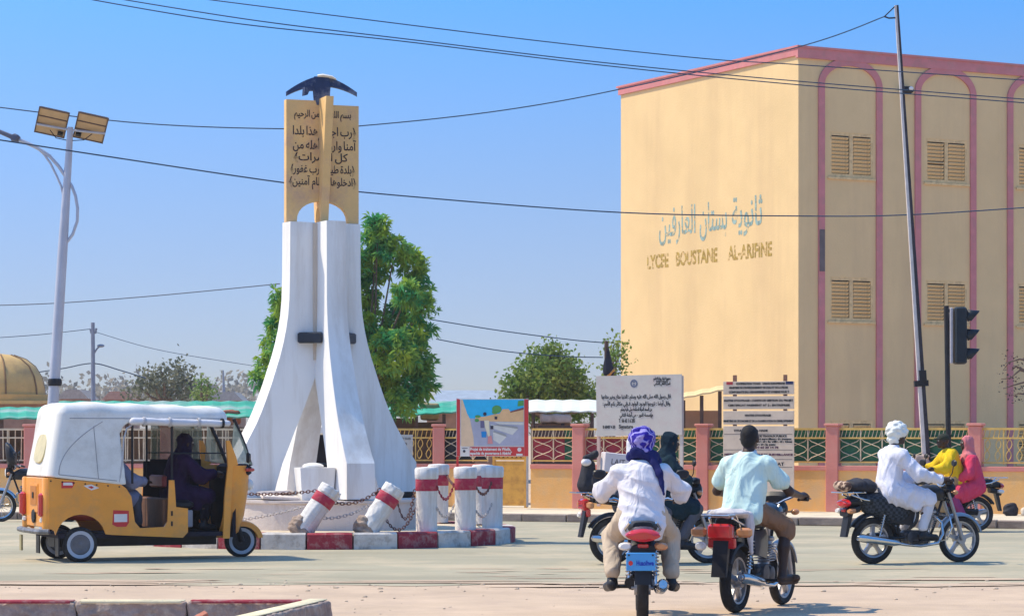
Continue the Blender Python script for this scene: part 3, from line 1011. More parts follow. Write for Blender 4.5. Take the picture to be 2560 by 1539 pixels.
flat(s1, [U_([(1270, 405), (1290, 372), (1553, 296), (1553, 338)])], ink('brown_print', (.22, .09, .07)), .009)
for i_, q_ in enumerate((disc(1000, 330, 100, 80), disc(960, 390, 60, 40), disc(610, 480, 60, 30), disc(590, 560, 45, 35), U_([(1425, 270), (1553, 255), (1553, 150), (1440, 160)]))):
    flat(s1, [q_], ink('leaf_print', (.10, .33, .09)), .009 + .0004 * i_)
for q_ in ([(920, 760), (1200, 900), (1060, 1045), (930, 960)], [(870, 640), (1440, 735), (1320, 858), (900, 720)], [(940, 590), (1552, 600), (1552, 655), (1050, 640)]):
    flat(s1, [U_(q_)], ink('pale_grey_print', (.66, .64, .60)), .006)
flat(s1, [U_([(1000, 640), (1420, 690), (1440, 735), (930, 660)]), U_([(940, 770), (1190, 850), (1200, 900), (920, 800)])], ink('mid_grey_print', (.34, .34, .34)), .009)
for q_ in (disc(755, 430, 36, 38), rect(870, 670, 930, 740), rect(955, 480, 1010, 540)):
    flat(s1, [q_], ink('dark_print', (.05, .04, .06)), .0125)
flat(s1, [rect(665, 570, 745, 715)], ink('slate_print', (.15, .14, .25)), .0115)
flat(s1, [U_([(680, 790), (790, 790), (780, 910), (690, 910)])], ink('blue_print', (.02, .25, .62)), .0115)
flat(s1, [U_([(740, 560), (840, 560), (860, 880), (820, 890), (760, 700)])], ink('cream_print', (.80, .70, .50)), .0135)
flat(s1, [U_([(820, 890), (890, 870), (920, 1040), (810, 1040)])], ink('rose_print', (.70, .28, .28)), .0135)
letters('Projet de traitement de Wadis,', .085, m_wp, s1, Matrix.Translation((*U(870, 1180), .004)), width=.80, bold=.003)
letters('capacités de gouvernance à Abéché"', .085, m_wp, s1, Matrix.Translation((*U(880, 1265), .004)), width=.82, bold=.003)
flat(s1, [disc(1465, 1160, 42, 45), rect(1400, 1245, 1530, 1285)], m_wp, .005)
flat(s1, [disc(330, 1195, 28, 28), rect(285, 1128, 400, 1140)], ink('dark_print', (0, 0, 0)), .004)
m_steel = mat('galvanised_post', (.50, .44, .40), .5, .15, 5, metal=.3)
for x in (.02, W1 - .02):
    MB().box((x, (H1 - .98) / 2, -.065), (.045, H1 + .98 + .02, .05)).build('post', m_rp if x < .5 else m_steel, s1, smooth=0)

# ---- white notice board with Arabic text
Fm, W2 = board_frame(1492, 1705, 1090, 50.6, 49.8)
H2 = 1.17
s2 = tag(empty('notice_board'), 'large off-white notice board with Arabic text and round emblem', 'sign')
s2.matrix_basis = Fm
m_off = mat('off_white_enamel', (.53, .49, .455), .6, .06, 2, dirt=((.50, .36, .36), .4, 3))
m_bk = ink('black_print', (.03, .03, .035))
MB().add([(0, 0, 0), (W2, .03, 0), (W2 - .01, H2 + .02, 0), (-.02, H2, 0), (0, 0, -.03), (W2, .03, -.03), (W2 - .01, H2 + .02, -.03), (-.02, H2, -.03)],
         [(0, 1, 2, 3), (7, 6, 5, 4), (0, 4, 5, 1), (1, 5, 6, 2), (2, 6, 7, 3), (3, 7, 4, 0)]).build('panel', m_off, s2, smooth=0)
for x, mt in ((.015, mat('pale_pink_post', (.55, .38, .34), .6, .1)), (W2 - .03, m_off)):
    MB().box((x, -.10, -.06), (.06, 2.52, .05)).build('post', mt, s2, smooth=0)
for t, x, y, w, s_ in (('قال رسول الله صلى الله عليه وسلم : الدنيا متاع وخير متاعها', .83, .735, 1.46, .15),
                   ('وقال أيضا : تزوجوا الودود الولود فإني مكاثر بكم الأمم :', .84, .60, 1.42, .15),
                   ('من السعد المرأة الصالحة صلى عليه وسلم', .84, .495, .66, .13),
                   ('مؤسسة النور - حي أبشة الثاني', .84, .385, .70, .13)):
    letters(arabic(t), s_ * .68, m_bk, s2, Matrix.Translation((x, y, .003)), width=w, bold=.002)
for t, x, y, w, s_ in (('T : 66 65 1 6 205', .64, .27, .34, .10), ('Signature', .62, .155, .3, .10), ('B 68407 4 30', .26, .155, .26, .08)):
    letters(t, s_, m_bk, s2, Matrix.Translation((x, y, .003)), width=w, bold=.002)
for i, t in enumerate(('جمهورية تشاد وزارة التعليم', 'الامانة العامة', 'المركز الثقافي الاسلامي')):
    letters(arabic(t), .075, m_bk, s2, Matrix.Translation((1.38, 1.09 - i * .05, .003)), width=(.36, .24, .34)[i], bold=.001)
em = MB().torus(.062, .016, 24, 6, Matrix.Translation((.79, 1.02, .004)) @ Matrix.Diagonal((1, 1, .1, 1)))
em.build('emblem', ink('slate_blue_print', (.12, .14, .22)), s2)
flat(s2, [[(.79 + .03 * math.cos(k * .785), 1.045 + .012 * math.sin(k * .785)) for k in range(8)], [(.765, 1.0), (.79, .975), (.815, 1.0), (.79, 1.02)]], ink('slate_blue_print', (0, 0, 0)), .004, 'emblem')

# ---- stack of project boards
Fm, W3 = board_frame(1808, 1985, 1240, 49.3, 48.8)
s3 = tag(empty('project_sign'), 'tall stack of cream project boards with black capitals on two posts', 'sign')
s3.matrix_basis = Fm
K3 = W3 / 870.0            # metres per pixel of the enlarged crop
def V3(x, y):
    return ((x - 140) * K3, (1485 - y) * K3)
m_pan = mat('cream_sign_enamel', (.64, .51, .40), .6, .07, 3, dirt=((.5, .38, .3), .4, 4))
for x in (275, 895):
    g = MB(); x_, y1 = V3(x, 50); g.box((x_, (y1 - 1.55) / 2 + .72, -.05), (.07, y1 + .15, .06))
    MB().box((x_, y1 / 2, -.055), (.065, y1 + .02, .05)).build('post', mat('brown_post', (.25, .12, .08), .8, .2), s3, smooth=0)
for y0, y1 in ((120, 275), (295, 450), (470, 632), (650, 1485)):
    (x0, yb), (x1, yt) = V3(140, y1), V3(1010, y0)
    MB().box(((x0 + x1) / 2, (yb + yt) / 2, -.01), (x1 - x0, yt - yb, .025), bev=.004).build('board', m_pan, s3, smooth=0)
for t, x, y, w in (('COOPERATION TCHAD   UNION EUROPEENNE', 600, 158, 600), ("MINISTERE DE L'ENVIRONNEMENT DE L'EAU ET DE LA PECHE", 575, 206, 720), ('COMPOSANTE EAU ASSAINISSEMENT ET HYGIENE POUR T', 580, 258, 740),
                ("MAITRE D'OUVRAGE : L'UNITE DE GESTION DU PROJET", 575, 358, 850), ('CERTIFICAT PAIEMENT N° 2 : ENTREPRISE', 580, 415, 760),
                ('MAITRE D\'OUVRAGE', 568, 535, 320), ("MINISTERE DE L'ECONOMIE ET DE LA PLANIFICATION DU DEVELOPPEMENT", 572, 602, 860),
                ('TITULAIRE : TATA NADE', 480, 715, 420), ("L'ENTREPRISE DE TRAVAUX PUBLICS", 640, 780, 560), ('controle, suivi et surveillance de travaux', 660, 815, 640), ('du marche de la ville de Goz', 690, 846, 600),
                ('avenue de la paix', 620, 880, 330), ('BP 12 tel 66 20 14 78', 620, 915, 400), ('MISSION DE CONTROLE ET SURVEILLANCE', 575, 1000, 840), ('SATIMAT', 760, 1118, 260), ('TCHAD', 850, 1338, 100)):
    letters(t, .052 if t != 'SATIMAT' else .085, m_bk if y < 900 or t == 'SATIMAT' else ink('plum_print', (.10, .04, .07)), s3, Matrix.Translation((*V3(x, y), .004)), width=w * K3, bold=.0028)
flat(s3, [[V3(180, 158), V3(260, 158), V3(260, 122), V3(180, 122)]], ink('flag_print', (.40, .04, .05)), .004)
flat(s3, [[V3(910, 158), V3(1000, 158), V3(1000, 122), V3(910, 122)]], ink('navy_print', (.02, .03, .10)), .004)
flat(s3, [[V3(150, y + 5), V3(990, y + 5), V3(990, y), V3(150, y)] for y in (745, 930, 1042, 1135)], ink('dark_print', (0, 0, 0)), .0035)

# ---- small sign behind the monument foot
c = P(1010, 1150, 47.5)
s4 = tag(empty('small_sign', c), 'small white sign on two legs just right of the monument foot', 'sign')
MB().box((0, 0, .24), (.32, .02, .46)).build('panel', m_off, s4, smooth=0)
letters('ARRET TAXIS', .05, m_bk, s4, Matrix.Translation((0, -.013, .38)) @ Matrix.Rotation(R(90), 4, 'X'), width=.24)
letters('P', .10, m_bk, s4, Matrix.Translation((.03, -.013, .25)) @ Matrix.Rotation(R(90), 4, 'X'))
for x in (-.13, .13):
    MB().box((x, .02, -(c.z) / 2 + .1), (.03, .03, c.z + .2)).build('leg', m_steel, s4, smooth=0)

# ================================================================== POLES AND LAMPS
def rel(root, px, py, d):
    return P(px, py, d) - Vector(root.location)

# solar street lamp
DL = 42.0
base = P(112, 1333, DL); base.z = 0
sl = tag(empty('solar_street_lamp', base), 'leaning grey solar street lamp with two tilted panels', 'street lamp')
m_gal = mat('grey_lamp_paint', (.46, .48, .56), .45, .08, 3, metal=.2)
MB().tube([(0, 0, 0), rel(sl, 133, 1000, DL), rel(sl, 157, 620, DL), rel(sl, 172, 385, DL), rel(sl, 176, 318, DL)], [.10, .088, .078, .055, .045], 14).build('pole', m_gal, sl)
MB().lathe([(.16, 0), (.16, .03), (.12, .05)], 16).build('base_plate', m_gal, sl)
m_pb = mat('brown_panel_back', (.52, .36, .21), .6, .12, 4); m_pf = mat('dark_blue_cells', (.01, .015, .05), .15, .2, 10)
for cx, cy in ((130, 305), (227, 318)):
    o0 = rel(sl, cx, cy, DL)
    e1 = Vector((.40, 0, -.055)); e2 = Vector((-.31, .50, -.29))
    F_p = frame(o0, e1, e2)
    l1, l2 = e1.length * 1.18, e2.length * 1.02
    pn = empty('solar_panel', (0, 0, 0), 0, sl); pn.matrix_basis = F_p
    MB().box((0, 0, 0), (l1, l2, .02)).build('back_sheet', m_pb, pn, smooth=0)
    MB().box((0, 0, .02), (l1 - .03, l2 - .03, .015)).build('cells', m_pf, pn, smooth=0)
    g = MB()
    for y in (-l2 / 2, l2 / 2, -l2 * .18, l2 * .14):
        g.box((0, y, -.012), (l1 + .02, .022, .02))
    for x in (-l1 / 2, l1 / 2):
        g.box((x, 0, -.013), (.02, l2 + .02, .022))
    g.build('rim', mat('bronze_rim', (.12, .075, .06), .6, .2), pn, smooth=0)
    MB().box((l1 * .35 * (1 if cx < 200 else -1), l2 * .30, -.05), (.09, .06, .05)).build('junction_box', m_dark, pn, smooth=0)
MB().tube([rel(sl, 92, 310, DL), rel(sl, 176, 325, DL), rel(sl, 262, 334, DL)], .02, 6).build('panel_bracket', m_gal, sl)
MB().tube([rel(sl, 125, 325, DL), rel(sl, 140, 345, DL), rel(sl, 172, 352, DL), rel(sl, 210, 350, DL), rel(sl, 230, 335, DL)], .008, 6).build('cable', m_dark, sl)
MB().tube([rel(sl, *p, DL) for p in ((163, 440), (147, 416), (124, 390), (93, 370), (57, 353), (46, 349))], .028, 8).build('lamp_arm', m_gal, sl)
MB().tube([rel(sl, *p, DL) for p in ((159, 494), (153, 465), (141, 438), (126, 408), (110, 386), (93, 370))], .018, 8).build('arm_brace', m_gal, sl)
MB().tube([rel(sl, *p, DL) for p in ((170, 450), (180, 466), (189, 490), (194, 520), (193, 552), (182, 585), (165, 608))], .025, 8).build('bow', m_gal, sl)
h0, h1 = rel(sl, 48, 350, DL), rel(sl, -4, 328, DL)
Fh = frame(h0, h1 - h0, (0, 1, 0))
MB().sect([(0, 0, 0, .05, .05, 3), (.04, 0, 0, .10, .07, 3), (.10, 0, 0, .10, .07, 3), (.13, 0, 0, .09, .04, 3), (.36, 0, 0, .085, .035, 3), (.40, 0, 0, .06, .02, 3)], 12, Fh).build('lamp_head', mat('slate_lamp_head', (.10, .11, .16), .5, .2), sl)
MB().torus(.095, .022, 14, 6, Matrix.Translation(rel(sl, 137, 955, DL)) @ Matrix.Diagonal((1, 1, 3, 1))).build('clamp_band', m_dark, sl)

# leaning utility pole on the right
DP = 48.6
pb = P(2324, 1281, DP); pb.z = .135
up = tag(empty('leaning_pole', pb), 'tall thin leaning power pole in front of the school facade', 'pole')
top = rel(up, 2241, 14, DP)
d_ = top.normalized(); Fp = frame((0, 0, 0), d_.cross(Vector((0, 1, 0))).normalized(), (0, 1, 0))
Lp = top.length
Mz = Matrix.Translation((0, 0, 0)) @ frame((0, 0, 0), Vector((d_.z, 0, -d_.x)), (0, 1, 0))
MB().loft([[(-.075, -.05, 0), (.0, -.05, 0), (.0, .05, 0), (-.075, .05, 0)], [(-.035, -.03, Lp), (.0, -.03, Lp), (.0, .03, Lp), (-.035, .03, Lp)]], Mz).build('concrete_flange', mat('pale_pole_concrete', (.62, .56, .54), .9, .15, 5, .4), up, smooth=0)
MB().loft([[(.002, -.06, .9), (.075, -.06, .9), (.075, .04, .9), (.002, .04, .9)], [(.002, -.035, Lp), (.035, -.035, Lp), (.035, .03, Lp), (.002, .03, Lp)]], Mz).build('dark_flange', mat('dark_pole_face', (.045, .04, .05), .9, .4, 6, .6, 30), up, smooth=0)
MB().box((0, 0, Lp * .255), (.26, .14, .11), Mz).box((.03, -.02, Lp * .27), (.13, .16, .2), Mz).build('clamp', m_dark, up, smooth=0)
MB().tube([rel(up, 2238, 16, DP), rel(up, 2211, 42, DP)], .012, 5).tube([rel(up, 2211, 42, DP), rel(up, 2222, 46, DP), rel(up, 2241, 45, DP)], .016, 5).build('insulator_stay', m_dark, up)
fo = folds(77, 14, .10, (1, 1, 1))
fb_ = union([('b', (-.10, -.05, .30), (.22, .16, .30), .06), ('b', (.12, -.08, .22), (.16, .14, .22), .05), ('b', (-.16, -.05, .80), (.15, .13, .28), .05), ('b', (.04, -.07, .55), (.14, .12, .2), .05)], .05)
o = sdf_obj('sack_bundle', lambda p: fb_(p) + fo(p) - .055, (-.55, -.4, -.05), (.5, .35, 1.5), .02, mat('dusty_pale_cloth', (.42, .32, .28), .95, .35, 5, .3, 30), None)
o.location = pb; tag(o, 'crumpled pale sacking heaped about the foot of the leaning pole', 'sack')

# traffic light
DT = 47.6
tb = P(2374, 1280, DT); tb.z = .135
tl = tag(empty('traffic_light', tb), 'black traffic light seen from the side with three hooded lamps', 'traffic light')
MB().tube([(0, 0, 0), rel(tl, 2366, 764, DT)], [.052, .045], 12).build('pole', m_dark, tl)
m_tl = mat('blue_black_signal_housing', (.008, .015, .024), .5, .3, 4)
hx0, hz0 = rel(tl, 2383, 905, DT).x, rel(tl, 2383, 910, DT).z
hz1 = rel(tl, 2383, 768, DT).z; HH = hz1 - hz0
MB().box((hx0 + .12, 0, hz0 + HH / 2), (.22, .32, HH), bev=.03).build('housing', m_tl, tl)
MB().box((hx0 - .045, 0, hz0 + HH / 2), (.05, .2, HH * .98), bev=.01).build('back_plate', mat('grey_bracket', (.42, .40, .44), .5, .1), tl)
for z in (.06, HH - .06):
    MB().box((hx0 - .08, 0, hz0 + z), (.12, .06, .06)).build('bracket', m_dark, tl)
for k in range(3):
    zc = hz0 + HH * (.16 + .335 * k); r = .135
    g = MB()
    n = 14; a0, a1 = R(-25), R(205)
    inner = [(hx0 + .225, r * math.cos(a0 + (a1 - a0) * i / n), zc + r * math.sin(a0 + (a1 - a0) * i / n)) for i in range(n + 1)]
    outer = [(hx0 + .24 + .24 * max(.0, math.sin(a0 + (a1 - a0) * i / n) * .5 + .5), r * 1.02 * math.cos(a0 + (a1 - a0) * i / n), zc + r * 1.02 * math.sin(a0 + (a1 - a0) * i / n) - .02) for i in range(n + 1)]
    g.add(inner + outer, [(i, i + 1, n + 2 + i, n + 1 + i) for i in range(n)])
    v = g.build('visor', m_tl, tl); md = v.modifiers.new('t', 'SOLIDIFY'); md.thickness = .012
    MB().lathe([(.0, 0), (.08, .03), (.125, .0)], 16, Matrix.Translation((hx0 + .225, 0, zc)) @ Matrix.Rotation(R(90), 4, 'Y')).build('lens', mat(('red_lens', 'amber_lens', 'green_lens')[2 - k], ((.2, .01, .01), (.25, .12, .01), (.01, .15, .06))[2 - k], .2), tl)

# far power pole with lamp
DF = 110.0
fp = tag(empty('far_power_pole', Vector((P(234, 1, DF).x, DF, 0))), 'distant thin power pole with small street lamp', 'pole')
m_fp = mat('far_pole_grey', (.22, .25, .32), .8, .1)
MB().tube([(0, 0, 0), rel(fp, 232, 806, DF)], [.11, .08], 8).build('pole', m_fp, fp)
MB().tube([rel(fp, 226, 822, DF), rel(fp, 228, 832, DF), rel(fp, 239, 832, DF), rel(fp, 241, 820, DF)], .05, 6).build('cross_arm', m_fp, fp)
MB().tube([rel(fp, 234, 885, DF), rel(fp, 242, 872, DF), rel(fp, 248, 866, DF)], .04, 6).build('lamp_arm', m_fp, fp)
MB().ell(rel(fp, 252, 864, DF), (.16, .1, .07)).build('lamp_head', m_fp, fp)
# thin radio mast
DM = 260.0
o = MB().tube([P(560, 1000, DM), P(558, 925, DM)], [.22, .06], 5).build('radio_mast', m_fp)
tag(o, 'faint far radio mast between the small tree and the monument', 'mast')

# ================================================================== WIRES
m_wire = mat('cable_blue_black', (.03, .06, .11), .6, .2)
def wire(pts, label, r=.011):
    P3 = [P(*p) for p in pts]
    out = []
    for i in range(len(P3) - 1):
        p0, p1, p2, p3 = P3[max(i - 1, 0)], P3[i], P3[i + 1], P3[min(i + 2, len(P3) - 1)]
        for k in range(10):
            t = k / 10
            out.append(.5 * ((2 * p1) + (p2 - p0) * t + (2 * p0 - 5 * p1 + 4 * p2 - p3) * t * t + (3 * p1 - p0 - 3 * p2 + p3) * t ** 3))
    out.append(P3[-1])
    tag(MB().tube(out, r, 5).build('overhead_wire', m_wire), label, 'wire', 'overhead wires')
wire([(430, -12, 36), (800, 35, 36), (1350, 103, 37), (1763, 147, 38), (1995, 162, 38), (2620, 205, 39)], 'topmost overhead wire crossing the sky to the school parapet', .008)
wire([(130, -18, 34), (560, 55, 34), (1000, 103, 35), (1500, 163, 36), (1991, 212, 37), (2620, 262, 38)], 'lower wire of the close pair crossing above the monument', .008)
wire([(250, -10, 34.5), (640, 52, 34.5), (1040, 101, 35.5), (1500, 156, 36.5), (1991, 203, 37.5), (2620, 253, 38.5)], 'upper wire of the close pair crossing above the monument', .008)
wire([(-40, 264, 47), (350, 308, 47), (700, 322, 47), (900, 315, 47), (1250, 277, 47.5), (1575, 218, 48), (2010, 114, 48.4), (2211, 42, 48.6)], 'wire rising from the solar lamp behind the inscribed slabs to the leaning pole top', .011)
wire([(-40, 344, 41), (300, 396, 42), (712, 457, 43), (1000, 489, 45), (1550, 531, 47), (2000, 540, 48.9), (2270, 537, 49), (2620, 515, 49)], 'wire crossing the middle of the monument slabs and school wall', .012)
wire([(-40, 764, 70), (150, 757, 69), (400, 738, 68), (700, 709, 66)], 'wire running left of the monument at mid height', .013)
wire([(1075, 798, 60), (1250, 826, 60), (1420, 848, 60), (1508, 856, 60)], 'upper of two wires between tall tree and school', .012)
wire([(1090, 847, 60), (1250, 876, 60), (1400, 890, 60), (1508, 893, 60)], 'lower of two wires between tall tree and school', .012)
wire([(-40, 846, 110), (100, 836, 110), (226, 822, 110)], 'thin wire from the far power pole to picture edge', .016)
wire([(95, 930, 110), (160, 920, 110), (233, 908, 110), (300, 925, 110), (365, 945, 110)], 'sagging cable at the foot of the far power pole', .025)
wire([(240, 830, 110), (400, 875, 112), (640, 915, 114)], 'faint wire from the far power pole toward the monument', .012)

# ================================================================== BACKGROUND BUILDINGS
m_tin = mat('grey_corrugated_tin', (.38, .42, .46), .5, .15, 3, metal=.3, stretch=(1, 1, 1))
m_teal = mat('sea_green_roof_sheet', (.03, .33, .21), .6, .25, 1.6, dirt=((.36, .40, .38), .9, .6))
m_mud = mat('brown_mud_wall', (.30, .18, .13), .95, .25, 2, .4, 20)
m_wood = mat('dark_stall_wood', (.11, .065, .05), .9, .4, 4)
# mosque dome, far left
DD = 95.0
mq = tag(empty('mosque', (P(-4, 1, DD).x, DD, 0)), 'low mosque with ochre ribbed dome at the picture edge', 'building')
m_dome = mat('ochre_dome_paint', (.62, .40, .15), .85, .12, 1.2, .2, 12, dirt=((.40, .24, .12), .5, 1.6))
zr = rel(mq, -4, 986, DD).z
prof_d = [(1.68, zr), (1.66, zr + .25), (1.56, zr + .65), (1.34, zr + 1.02), (1.0, zr + 1.28), (.55, zr + 1.44), (.02, zr + 1.5)]
MB().lathe(prof_d, 32).build('dome', m_dome, mq, smooth=60)
for k in range(8):
    a = R(20 + 45 * k)
    MB().tube([((r + .01) * math.cos(a), (r + .01) * math.sin(a), z) for r, z in prof_d[:-1]], .035, 5).build('rib', mat('dark_rib', (.20, .12, .06), .9, .2), mq)
MB().box((0, .5, zr / 2 - .15), (5.2, 5, zr - .1 - .3)).build('wall', m_mud, mq, smooth=0)
MB().lathe([(1.8, zr - .32), (1.8, zr)], 32).build('drum', m_dome, mq)
MB().box((0, .5, zr - .30), (5.6, 5.4, .12)).build('roof_slab', m_dome, mq, smooth=0)

def stall(name, label, px0, px1, py_front, py_back, d, depth, roof, wall, gable=0, legs=4, solid=True):
    a, b = P(px0, py_front, d), P(px1, py_front, d)
    a2, b2 = P(px0, py_back, d + depth), P(px1, py_back, d + depth)
    root = tag(empty(name, ((a.x + b.x) / 2, d, 0)), label, 'stall')
    L = Vector(root.location)
    pts = [a - L, b - L + Vector((0, 0, gable)), b2 - L + Vector((0, 0, gable)), a2 - L]
    n = max(6, int((b.x - a.x) / .18)); g = MB(); vs = []
    for j in range(2):
        for i in range(n + 1):
            u = i / n
            p = (pts[0].lerp(pts[1], u) if j == 0 else pts[3].lerp(pts[2], u)) + Vector((0, 0, .02 * (i % 2)))
            vs.append(p)
    g.add(vs, [(i, i + 1, n + 2 + i, n + 1 + i) for i in range(n)])
    o = g.build('roof', roof, root, smooth=0); md = o.modifiers.new('t', 'SOLIDIFY'); md.thickness = .03
    w = b.x - a.x
    for k in range(legs):
        x = -w / 2 + .1 + (w - .2) * k / (legs - 1)
        MB().tube([(x, .1, 0), (x, .1, a.z + gable * k / (legs - 1) - .03)], .045, 6).build('post', m_wood, root)
    if solid:
        MB().box((0, depth * .7, (a.z - .25) / 2), (w - .1, .12, a.z - .25)).build('back_wall', wall, root, smooth=0)
    return root
stall('market_stall', 'long market stall with patchy sea-green roof between lamp and monument', 140, 655, 1042, 1003, 58, 3.5, m_teal, m_mud, legs=7)
stall('market_stall', 'low market stall with faded green roof under the dome at picture edge', -420, 150, 1045, 1018, 57, 3, m_teal, m_wood, legs=5)
stall('market_stall', 'dim shed with teal roof edge behind the tall tree', 960, 1190, 1040, 1012, 58, 3, m_teal, m_mud, .12, legs=4)
stall('market_stall', 'stall with pale tin roof sloping between the two billboards', 1322, 1492, 1028, 1000, 57, 1.2, mat('pale_tin', (.70, .74, .68), .6, .08, 2), m_mud, .0, legs=3)
stall('market_stall', 'brown lean-to with cream roof edge between notice board and project sign', 1698, 1812, 996, 985, 56.5, 1.5, m_wall, mat('brown_canvas', (.36, .20, .12), .9, .1), .20, legs=3)
# big hipped tin roof far behind the tree
DR = 85.0
hr = tag(empty('tin_roof_house', (P(1150, 1, DR).x, DR, 0)), 'far house with hipped grey tin roof right of the tall tree', 'building')
q = [rel(hr, *p) for p in ((1060, 1020, DR), (1262, 1020, DR), (1238, 975, DR + 3), (1098, 975, DR + 3), (1060, 1020, DR + 7), (1262, 1020, DR + 7))]
for p in q[4:]:
    p.z = q[0].z
MB().add(q, [(0, 1, 2, 3), (1, 5, 2), (0, 3, 4), (4, 3, 2, 5)]).build('roof', m_tin, hr, smooth=0)
MB().box((0, 3.5, q[0].z / 2), (2.2, 6, q[0].z)).build('wall', m_mud, hr, smooth=0)
# crates and bundles seen under the shed roofs
for i, (px, py, d, sx, sz, lab) in enumerate(((1010, 1040, 59.5, .5, .5, 'pinkish box on the shelf of the dim shed'), (1075, 1050, 59.5, .45, .4, 'tan bundle stacked in the dim shed near the billboard'),
                            (1390, 1058, 57.2, .7, .22, 'low pile of pale sacks under the pale tin roof'), (575, 1062, 58.8, .5, .35, 'reddish box under the sea-green roof by the monument'))):
    c = P(px, py, d); fo = folds(60 + i, 8, .06)
    o = sdf_obj('goods_sack', lambda p, q=fo, sx=sx, sz=sz: vbox(p, (0, 0, sz / 2), (sx / 2, .2, sz / 2), .06) + q(p) - .03, (-sx / 2 - .1, -.3, -.1), (sx / 2 + .1, .3, sz + .1), .03,
                mat(('rose_cloth', 'straw_sack', 'pale_sack', 'brick_red_cloth')[i], ((.42, .24, .22), (.38, .29, .16), (.50, .38, .32), (.33, .12, .08))[i], .9, .2), None)
    o.location = (c.x, c.y, c.z); tag(o, lab, 'sack')
    tb_ = MB().box((0, 0, (c.z - .03) / 2), (sx + .1, .5, c.z - .06)).build('stall_table', m_wood); tb_.location = (c.x, c.y, 0)
    tag(tb_, ('rough dark table under the pinkish box', 'rough dark table under the tan bundle', 'rough dark table under the pale sacks', 'rough dark table under the reddish box')[i], 'table')

# ================================================================== TREES
def leaf_mesh(kind, n_leaf, size, g, c, rs):
    if kind == 'blade':
        axis = rs.normal(size=3) + np.array([0, 0, .35]); axis /= np.linalg.norm(axis)
        for k in range(n_leaf):
            d = rs.normal(size=3) * .8 + axis * .9; d[2] -= .15; d /= np.linalg.norm(d)
            s_ = np.cross(d, rs.normal(size=3)); s_ /= np.linalg.norm(s_) + 1e-6
            L = size * rs.uniform(.6, 1.25); w = L * .13
            p0 = c + d * L * .08; p1 = c + d * L * .5 + s_ * w; p2 = c + d * L + np.array([0, 0, -.22 * L]); p3 = c + d * L * .5 - s_ * w
            g.add([p0, p1, p2, p3], [(0, 1, 2), (0, 2, 3)])
    else:
        for k in range(n_leaf):
            p = c + rs.normal(size=3) * size * .7
            d = rs.normal(size=3); d /= np.linalg.norm(d); s_ = np.cross(d, rs.normal(size=3)); s_ /= np.linalg.norm(s_) + 1e-6
            L = size * rs.uniform(.35, .75)
            g.add([p - d * L * .5, p + s_ * L * .32, p + d * L * .5, p - s_ * L * .32], [(0, 1, 2, 3)])

def tree(label, px_trunk, d, blobs, kind, size, dens, nl, m_leaf, m_bark, seed, trunk_r=.14, depth=1.0, fork=None):
    rs = np.random.RandomState(seed)
    root = tag(empty('tree', (P(px_trunk, 1, d).x, d, 0)), label, 'tree')
    L = np.array(root.location); g = MB(); cs = []
    for px, py, r in blobs:
        c = np.array(P(px, py, d)) - L; rm = r * d / FPX
        c[1] += rs.uniform(-.6, .6) * depth
        cs.append((c, rm))
        n = max(3, int(r * r * dens))
        for k in range(n):
            u = rs.normal(size=3); u /= np.linalg.norm(u)
            q = c + u * rm * (rs.uniform(.25, 1) ** .5) * np.array([1, .9, 1]) * rs.uniform(.85, 1.08)
            leaf_mesh(kind, nl, size, g, q, rs)
    g.build('crown', m_leaf, root, smooth=0)
    t = MB()
    mid = fork or (0, 0, min(c[2] for c, _ in cs) * .9)
    t.tube([(0, 0, 0), (mid[0] * .4, 0, mid[2] * .5), mid], [trunk_r * 1.3, trunk_r, trunk_r * .85], 9)
    for c, rm in cs:
        m1 = np.array(mid) * .45 + c * .55 + np.array([rs.uniform(-.1, .1), rs.uniform(-.1, .1), -.12])
        t.tube([mid, tuple(m1), tuple(c), tuple(c + np.array([rs.uniform(-.2, .2), 0, rm * .6]))], [trunk_r * .55, trunk_r * .34, trunk_r * .2, trunk_r * .06], 6)
    t.build('trunk', m_bark, root)
    return root
m_bark = mat('grey_brown_bark', (.16, .11, .08), .95, .3, 8, .6, 20)
def foliage(name, c1, c2, sc):
    m = two_tone(name, c1, c2, sc, .40, .62, .55, bump=0)
    b = m.node_tree.nodes['Principled BSDF']
    N, L = m.node_tree.nodes, m.node_tree.links
    col = b.inputs['Base Color'].links[0].from_socket
    tr = N.new('ShaderNodeBsdfTranslucent'); L.new(col, tr.inputs['Color'])
    ms = N.new('ShaderNodeMixShader'); ms.inputs[0].default_value = .42
    out = [n for n in N if n.type == 'OUTPUT_MATERIAL'][0]
    L.new(b.outputs[0], ms.inputs[1]); L.new(tr.outputs[0], ms.inputs[2]); L.new(ms.outputs[0], out.inputs['Surface'])
    return m
m_l1 = foliage('deep_green_leaves', (.06, .32, .11), (.38, .52, .06), 2.1)
m_l2 = foliage('olive_leaves', (.10, .20, .04), (.26, .33, .08), 2.2)
m_l3 = foliage('hazed_far_leaves', (.12, .14, .085), (.24, .24, .16), 1.2)  # distance haze is mixed into these paler, greyer leaf tones
tree('tall dark green tree with pointed leaf tufts behind the monument', 905, 56,
     [(943, 562, 34), (938, 600, 46), (985, 632, 44), (1025, 655, 42), (1045, 705, 38), (925, 660, 52), (905, 730, 50), (1020, 740, 40), (1060, 770, 34), (1000, 800, 52), (1050, 835, 38), (930, 830, 62),
      (990, 880, 62), (1045, 900, 46), (940, 930, 64), (1020, 965, 56), (1058, 960, 34), (1000, 1005, 40), (930, 1000, 44), (860, 660, 55), (840, 760, 70), (800, 860, 80), (870, 900, 70), (820, 970, 60), (740, 780, 50),
      (706, 752, 26), (700, 800, 30), (680, 850, 34), (664, 900, 30), (655, 945, 26), (720, 880, 50), (725, 960, 40)],
     'blade', .20, .030, 13, m_l1, m_bark, 3, .075, 1.4, fork=(.05, 0, 2.5))
